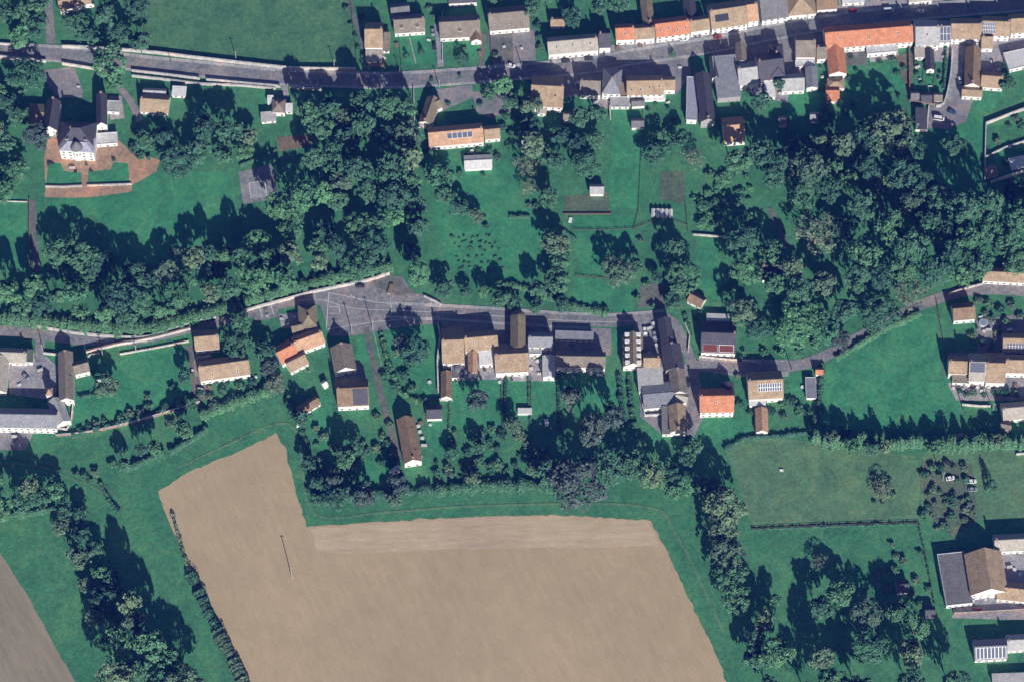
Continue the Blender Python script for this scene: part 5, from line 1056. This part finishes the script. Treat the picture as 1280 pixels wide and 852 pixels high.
hedge([(620, 355), (660, 362), (720, 385), (760, 392)], 3.5, 1.8, MG, 'hedge on the bank above the lower road', lump=.5)
hedge([(98, 497), (113, 494)], 1.6, 1.6, DB, 'small clipped hedge in the farmhouse garden', lump=.1)
hedge([(774, 470), (776, 500), (780, 530)], 2.0, 1.6, DB, 'hedge right of the lawn below the white fronted house', lump=.5)
hedge([(786, 470), (790, 520), (796, 545)], 2.0, 1.6, MG, 'hedge left of the workshop gardens', lump=.5)
hedge([(476, 418), (484, 450), (500, 490), (528, 505)], 2.2, 1.8, MG, 'hedge between the grey drive and the central garden', lump=.5)
hedge([(846, 372), (856, 395), (864, 420)], 1.8, 1.3, MG, 'row of small shrubs along the right of the curved lane', lump=.7)
hedge([(1182, 60), (1180, 112)], 1.0, 1.4, DB, 'thin hedge left of the pale curved wall', lump=.3)
hedge([(125, 604), (138, 628), (148, 640)], 2.0, 1.6, DB, 'stub of hedge in the grass above the field corner', lump=.6)
hedge([(0, 644), (35, 642), (70, 636)], 3.0, 2.0, MG, 'hedge under the left edge trees', lump=.5)
hedge([(700, 285), (720, 300)], 1.0, 1.0, DB, 'tiny hedge at the paddock corner', lump=.4)
hedge([(985, 60+90), (990, 200), (985, 228)], 1.8, 2, GG, 'hedge left of the narrow lawns', lump=.5)
hedge([(1040, 160), (1030, 130), (1034, 190)], 1.2, 2, DB, 'hedge under the square orange garden building', lump=.5)
hedge([(940, 662), (1000, 659), (1060, 657), (1148, 654)], .8, .8, DB, 'strip of rough growth along the fence below the pale pasture', dens=8, lump=.5)
hedge([(1148, 654), (1158, 700), (1168, 755)], .7, .8, DB, 'strip of rough growth along the fence by the grass track', dens=8, lump=.5)
hedge([(632, 470), (630, 530)], .9, 1.2, DB, 'narrow hedge between the chapel garden and the long central lawn', lump=.3)
hedge([(563, 470), (561, 560)], .9, 1.0, MG, 'narrow hedge left of the long central lawn', lump=.3)
hedge([(660, 472), (664, 545)], .8, 1.0, MG, 'narrow hedge between the two square lawns', lump=.3)
hedge([(697, 470), (700, 540)], .9, 1.2, DB, 'narrow hedge left of the wide lawn below the white fronted house', lump=.3)
hedge([(0, 397), (40, 401), (90, 407), (150, 412), (200, 410), (250, 396), (300, 380)], 7, 3.0, MG, 'rough green bank of scrub behind the white wall on the lower road', lump=.5)
hedge([(305, 378), (350, 366), (400, 352), (450, 342), (490, 334)], 6, 3.0, MG, 'rough green bank of scrub behind the white car park wall', lump=.5)
# bushes
def bushes(lst, zone, tones=(DB, MG, GG)):
    for i, q in enumerate(lst): bush(q[0], q[1], q[2], tones[(i*7+int(q[0])) % len(tones)], zone=zone)
bushes([(100, 536, 4), (110, 532, 4), (120, 529, 5), (130, 526, 4), (150, 521, 5), (162, 517, 6), (176, 514, 5), (186, 508, 5), (206, 507, 5), (223, 500, 5), (184, 495, 4), (214, 483, 5), (118, 466, 4), (119, 492, 4)], 'in the shrub garden right of the farm')
bushes([(105, 594, 5), (118, 590, 6), (140, 580, 6), (112, 600, 4), (95, 592, 5)], 'on the rough grass below the farm')
bushes([(497, 440, 6), (512, 455, 6), (505, 468, 7), (486, 460, 5), (530, 500, 5), (515, 485, 6), (492, 482, 5), (480, 470, 6)], 'in the garden left of the central row')
bushes([(603, 540, 5), (615, 535, 5), (628, 545, 6), (612, 552, 5), (590, 548, 5), (566, 555, 5), (650, 545, 7), (645, 530, 5), (660, 555, 6), (585, 565, 6), (600, 575, 6), (620, 580, 7), (560, 585, 6), (545, 590, 5)], 'behind the long central lawn')
bushes([(440, 580, 6), (430, 570, 6), (455, 565, 6), (470, 560, 6), (415, 590, 7), (408, 605, 6), (445, 600, 5), (478, 545, 5), (486, 530, 5), (470, 520, 5), (420, 560, 7), (405, 545, 6), (395, 535, 5)], 'in the overgrown garden above the field')
bushes([(1223, 375, 5), (1235, 380, 6), (1250, 388, 6), (1265, 382, 6), (1240, 398, 5), (1258, 402, 5), (1232, 392, 4), (1275, 395, 5), (1215, 420, 5), (1228, 428, 5), (1240, 432, 5), (1248, 415, 5)], 'on the east garden terrace', (MG, DB, GG))
bushes([(1200, 488, 4), (1208, 492, 4), (1218, 490, 5), (1230, 492, 4), (1245, 490, 5), (1258, 490, 6), (1270, 492, 5)], 'before the east row')
g = random.Random(5)
bushes([(g.uniform(395, 498), g.uniform(552, 622), g.uniform(3, 6)) for _ in range(34)], 'in the overgrown garden above the field', (DB, MG, GG, DB))
bushes([(g.uniform(540, 690), g.uniform(538, 602), g.uniform(2.5, 5.5)) for _ in range(46)], 'behind the long central lawn', (DB, MG, GG, DB))
bushes([(g.uniform(866, 945), g.uniform(205, 285), g.uniform(3, 6)) for _ in range(30)], 'in the scrubby clearing beside the paddock', (BG, MG, BG))
bushes([(g.uniform(1152, 1218), g.uniform(580, 668), g.uniform(3, 5.5)) for _ in range(42)], 'in the scrub of the right pasture', (GG, MG, OB, GG))
bushes([(g.uniform(1092, 1120), g.uniform(592, 630), g.uniform(2, 4)) for _ in range(14)], 'around the twiggy tree in the pale pasture', (GG, OB, MG))
bushes([(1150, 690, 4), (1130, 700, 5), (1118, 712, 6), (1100, 716, 6), (1145, 725, 5), (1110, 735, 6), (1140, 742, 5), (1125, 755, 6), (1160, 735, 4), (1150, 755, 5), (1115, 680, 4), (1120, 695, 4)], 'in the orchard above the bottom wood', (GG, MG, OB))
bushes([(1064, 72, 4), (1070, 88, 3), (1100, 78, 4), (1115, 74, 5), (1122, 92, 4), (1060, 98, 4), (1066, 130, 4), (1058, 140, 5), (1130, 85, 4)], 'on the orange house lawn')
bushes([(1146, 92, 3), (1152, 104, 3), (1163, 96, 3), (1175, 92, 3), (1178, 106, 3), (1145, 78, 3), (1165, 74, 3)], 'in the strip gardens')
bushes([(1247, 176, 5), (1270, 148, 5), (1262, 158, 4), (1278, 158, 6), (1256, 203, 4)], 'in the walled plots')
bushes([(585, 192, 4), (598, 188, 4), (612, 190, 5), (622, 197, 5), (575, 216, 4), (532, 190, 4), (528, 208, 4), (604, 218, 3), (607, 283, 4), (606, 271, 2), (671, 258, 5), (662, 257, 4)], 'around the pavilion lawn', (DB, GG, MG))
for r_ in range(6):
    for c_ in range(8):
        if g.random() < .72: bush(568+c_*7.5+g.uniform(-3, 3)+r_, 296+r_*8+g.uniform(-2.5, 2.5), g.uniform(1.4, 2.8), g.choice([BG, MG]), h=.6+g.random()*.5, zone='in the planted rows of the orchard lawn')
bushes([(875, 390, 3), (930, 440, 4), (925, 448, 4), (1000, 440, 5), (1020, 430, 6), (930, 380, 7), (915, 360, 6), (975, 440, 6), (955, 440, 5)], 'beside the conservatory and the east road', (MG, BG, DB))
bushes([(800, 300, 4), (808, 355, 5), (830, 365, 5), (796, 372, 5), (815, 383, 5), (870, 398, 3), (852, 384, 4)], 'around the yard above the lane junction', (GG, MG))
bushes([(925, 505, 5), (938, 515, 4), (965, 515, 5), (978, 505, 5), (990, 502, 6), (1000, 512, 7), (980, 520, 5), (922, 470, 4), (1010, 515, 6)], 'around the solar panelled tan house', (MG, DB, GG))
bushes([(820, 130, 3), (810, 138, 3), (835, 135, 3), (842, 150, 4), (838, 168, 5), (822, 148, 4), (775, 128, 3)], 'in the gardens below the white veranda', (MG, DB))
bushes([(62, 205, 3), (66, 206, 2), (95, 216, 2.5), (114, 215, 2.5), (142, 200, 2.5), (170, 165, 6), (168, 185, 7), (176, 195, 6), (185, 197, 4)], 'on the villa terrace', (DB, MG))
bushes([(250, 490, 5), (262, 495, 5), (278, 488, 6), (300, 482, 6), (315, 478, 6), (270, 478, 3), (285, 480, 3), (300, 474, 3), (232, 497, 5), (240, 508, 6), (268, 506, 7), (290, 498, 7), (315, 492, 7), (332, 486, 6), (225, 515, 7), (212, 528, 6)], 'in the garden of the long tan bungalow', (MG, DB, GG))
bushes([(560, 130, 3), (600, 130, 4), (632, 145, 6), (645, 150, 6), (628, 160, 6), (640, 168, 6), (540, 100, 3), (575, 95, 3)], 'around the long orange-tan farmhouse', (MG, DB))
bushes([(664, 22, 4), (672, 32, 5), (674, 46, 4), (675, 60, 5), (620, 70, 5), (580, 62, 4), (668, 8, 5), (536, 10, 4), (543, 20, 4)], 'between the top gardens', (GG, DB, MG))
bushes([(184, 10, 3), (182, 30, 3), (432, 10, 4), (438, 30, 3), (444, 45, 3), (447, 60, 3), (452, 20, 4)], 'along the top meadow fences', (DB, MG))

# the smallest shrubs past the first 300 become one mass of low growth
B_ = sorted([d for d in LOG if d['what'] == 'bush' and not d['label']], key=lambda d: -d['r'])
rest = B_[298:]; LOG[:] = [d for d in LOG if d not in rest]
if rest:
    V = []; F = []; FM = []; tn = list(TONE)
    for d in rest:
        o = d['o']; mtx = Matrix.LocRotScale(o.location, o.rotation_euler, o.scale); k0 = len(V)
        V += [mtx @ q.co for q in o.data.vertices]; F += [tuple(i+k0 for i in p.vertices) for p in o.data.polygons]; FM += [tn.index(d['tone'])]*len(o.data.polygons)
        bpy.data.objects.remove(o)
    o = link_mesh('low_shrubs', V, F, [TONE[t] for t in tn], fm=FM); tag(o, 'tiny low shrubs and garden plants dotted over the lawns and beds', 'shrubs', kind='stuff')

# ---- labels for the trees and bushes that were planted by zone
ORD = ['leftmost', 'second from the left', 'third from the left', 'fourth from the left', 'fifth from the left', 'sixth from the left', 'seventh from the left', 'eighth from the left', 'ninth from the left', 'tenth from the left']
cls = {}
TW = {DB: 'dark blue-green', MG: 'mid green', BG: 'bright green', GG: 'grey-green', DU: 'dusky grey', OB: 'pale beige'}
for d in LOG:
    if d['label']: continue
    if d['what'] == 'tree': sz = 'small' if d['r'] < 9.5 else ('tall' if d['r'] > 13.5 else 'middling')
    else: sz = 'little' if d['r'] < 4 else 'broad'
    cls.setdefault((d['zone'], d['tone'], sz, d['what']), []).append(d)
for (zone, tone, sz, what), L in cls.items():
    L.sort(key=lambda d: d['x'])
    for i, d in enumerate(L):
        d['o']['group'] = ('trees ' if what == 'tree' else 'bushes ')+zone
        if len(L) == 1: s = f'only {sz} {TW[tone]} {what} {zone}'
        elif i == len(L)-1: s = f'rightmost {sz} {TW[tone]} {what} {zone}'
        elif i < len(ORD): s = f'{ORD[i]} {sz} {TW[tone]} {what} {zone}'
        else: s = f'{ORD[0]}'; s = f'{sz} {TW[tone]} {what}, number {i+1} from the left {zone}'
        ws = s.split(); d['o']['label'] = ' '.join(ws[:16])
print('TREES', sum(d['what'] == 'tree' for d in LOG), 'BUSHES', sum(d['what'] != 'tree' for d in LOG))
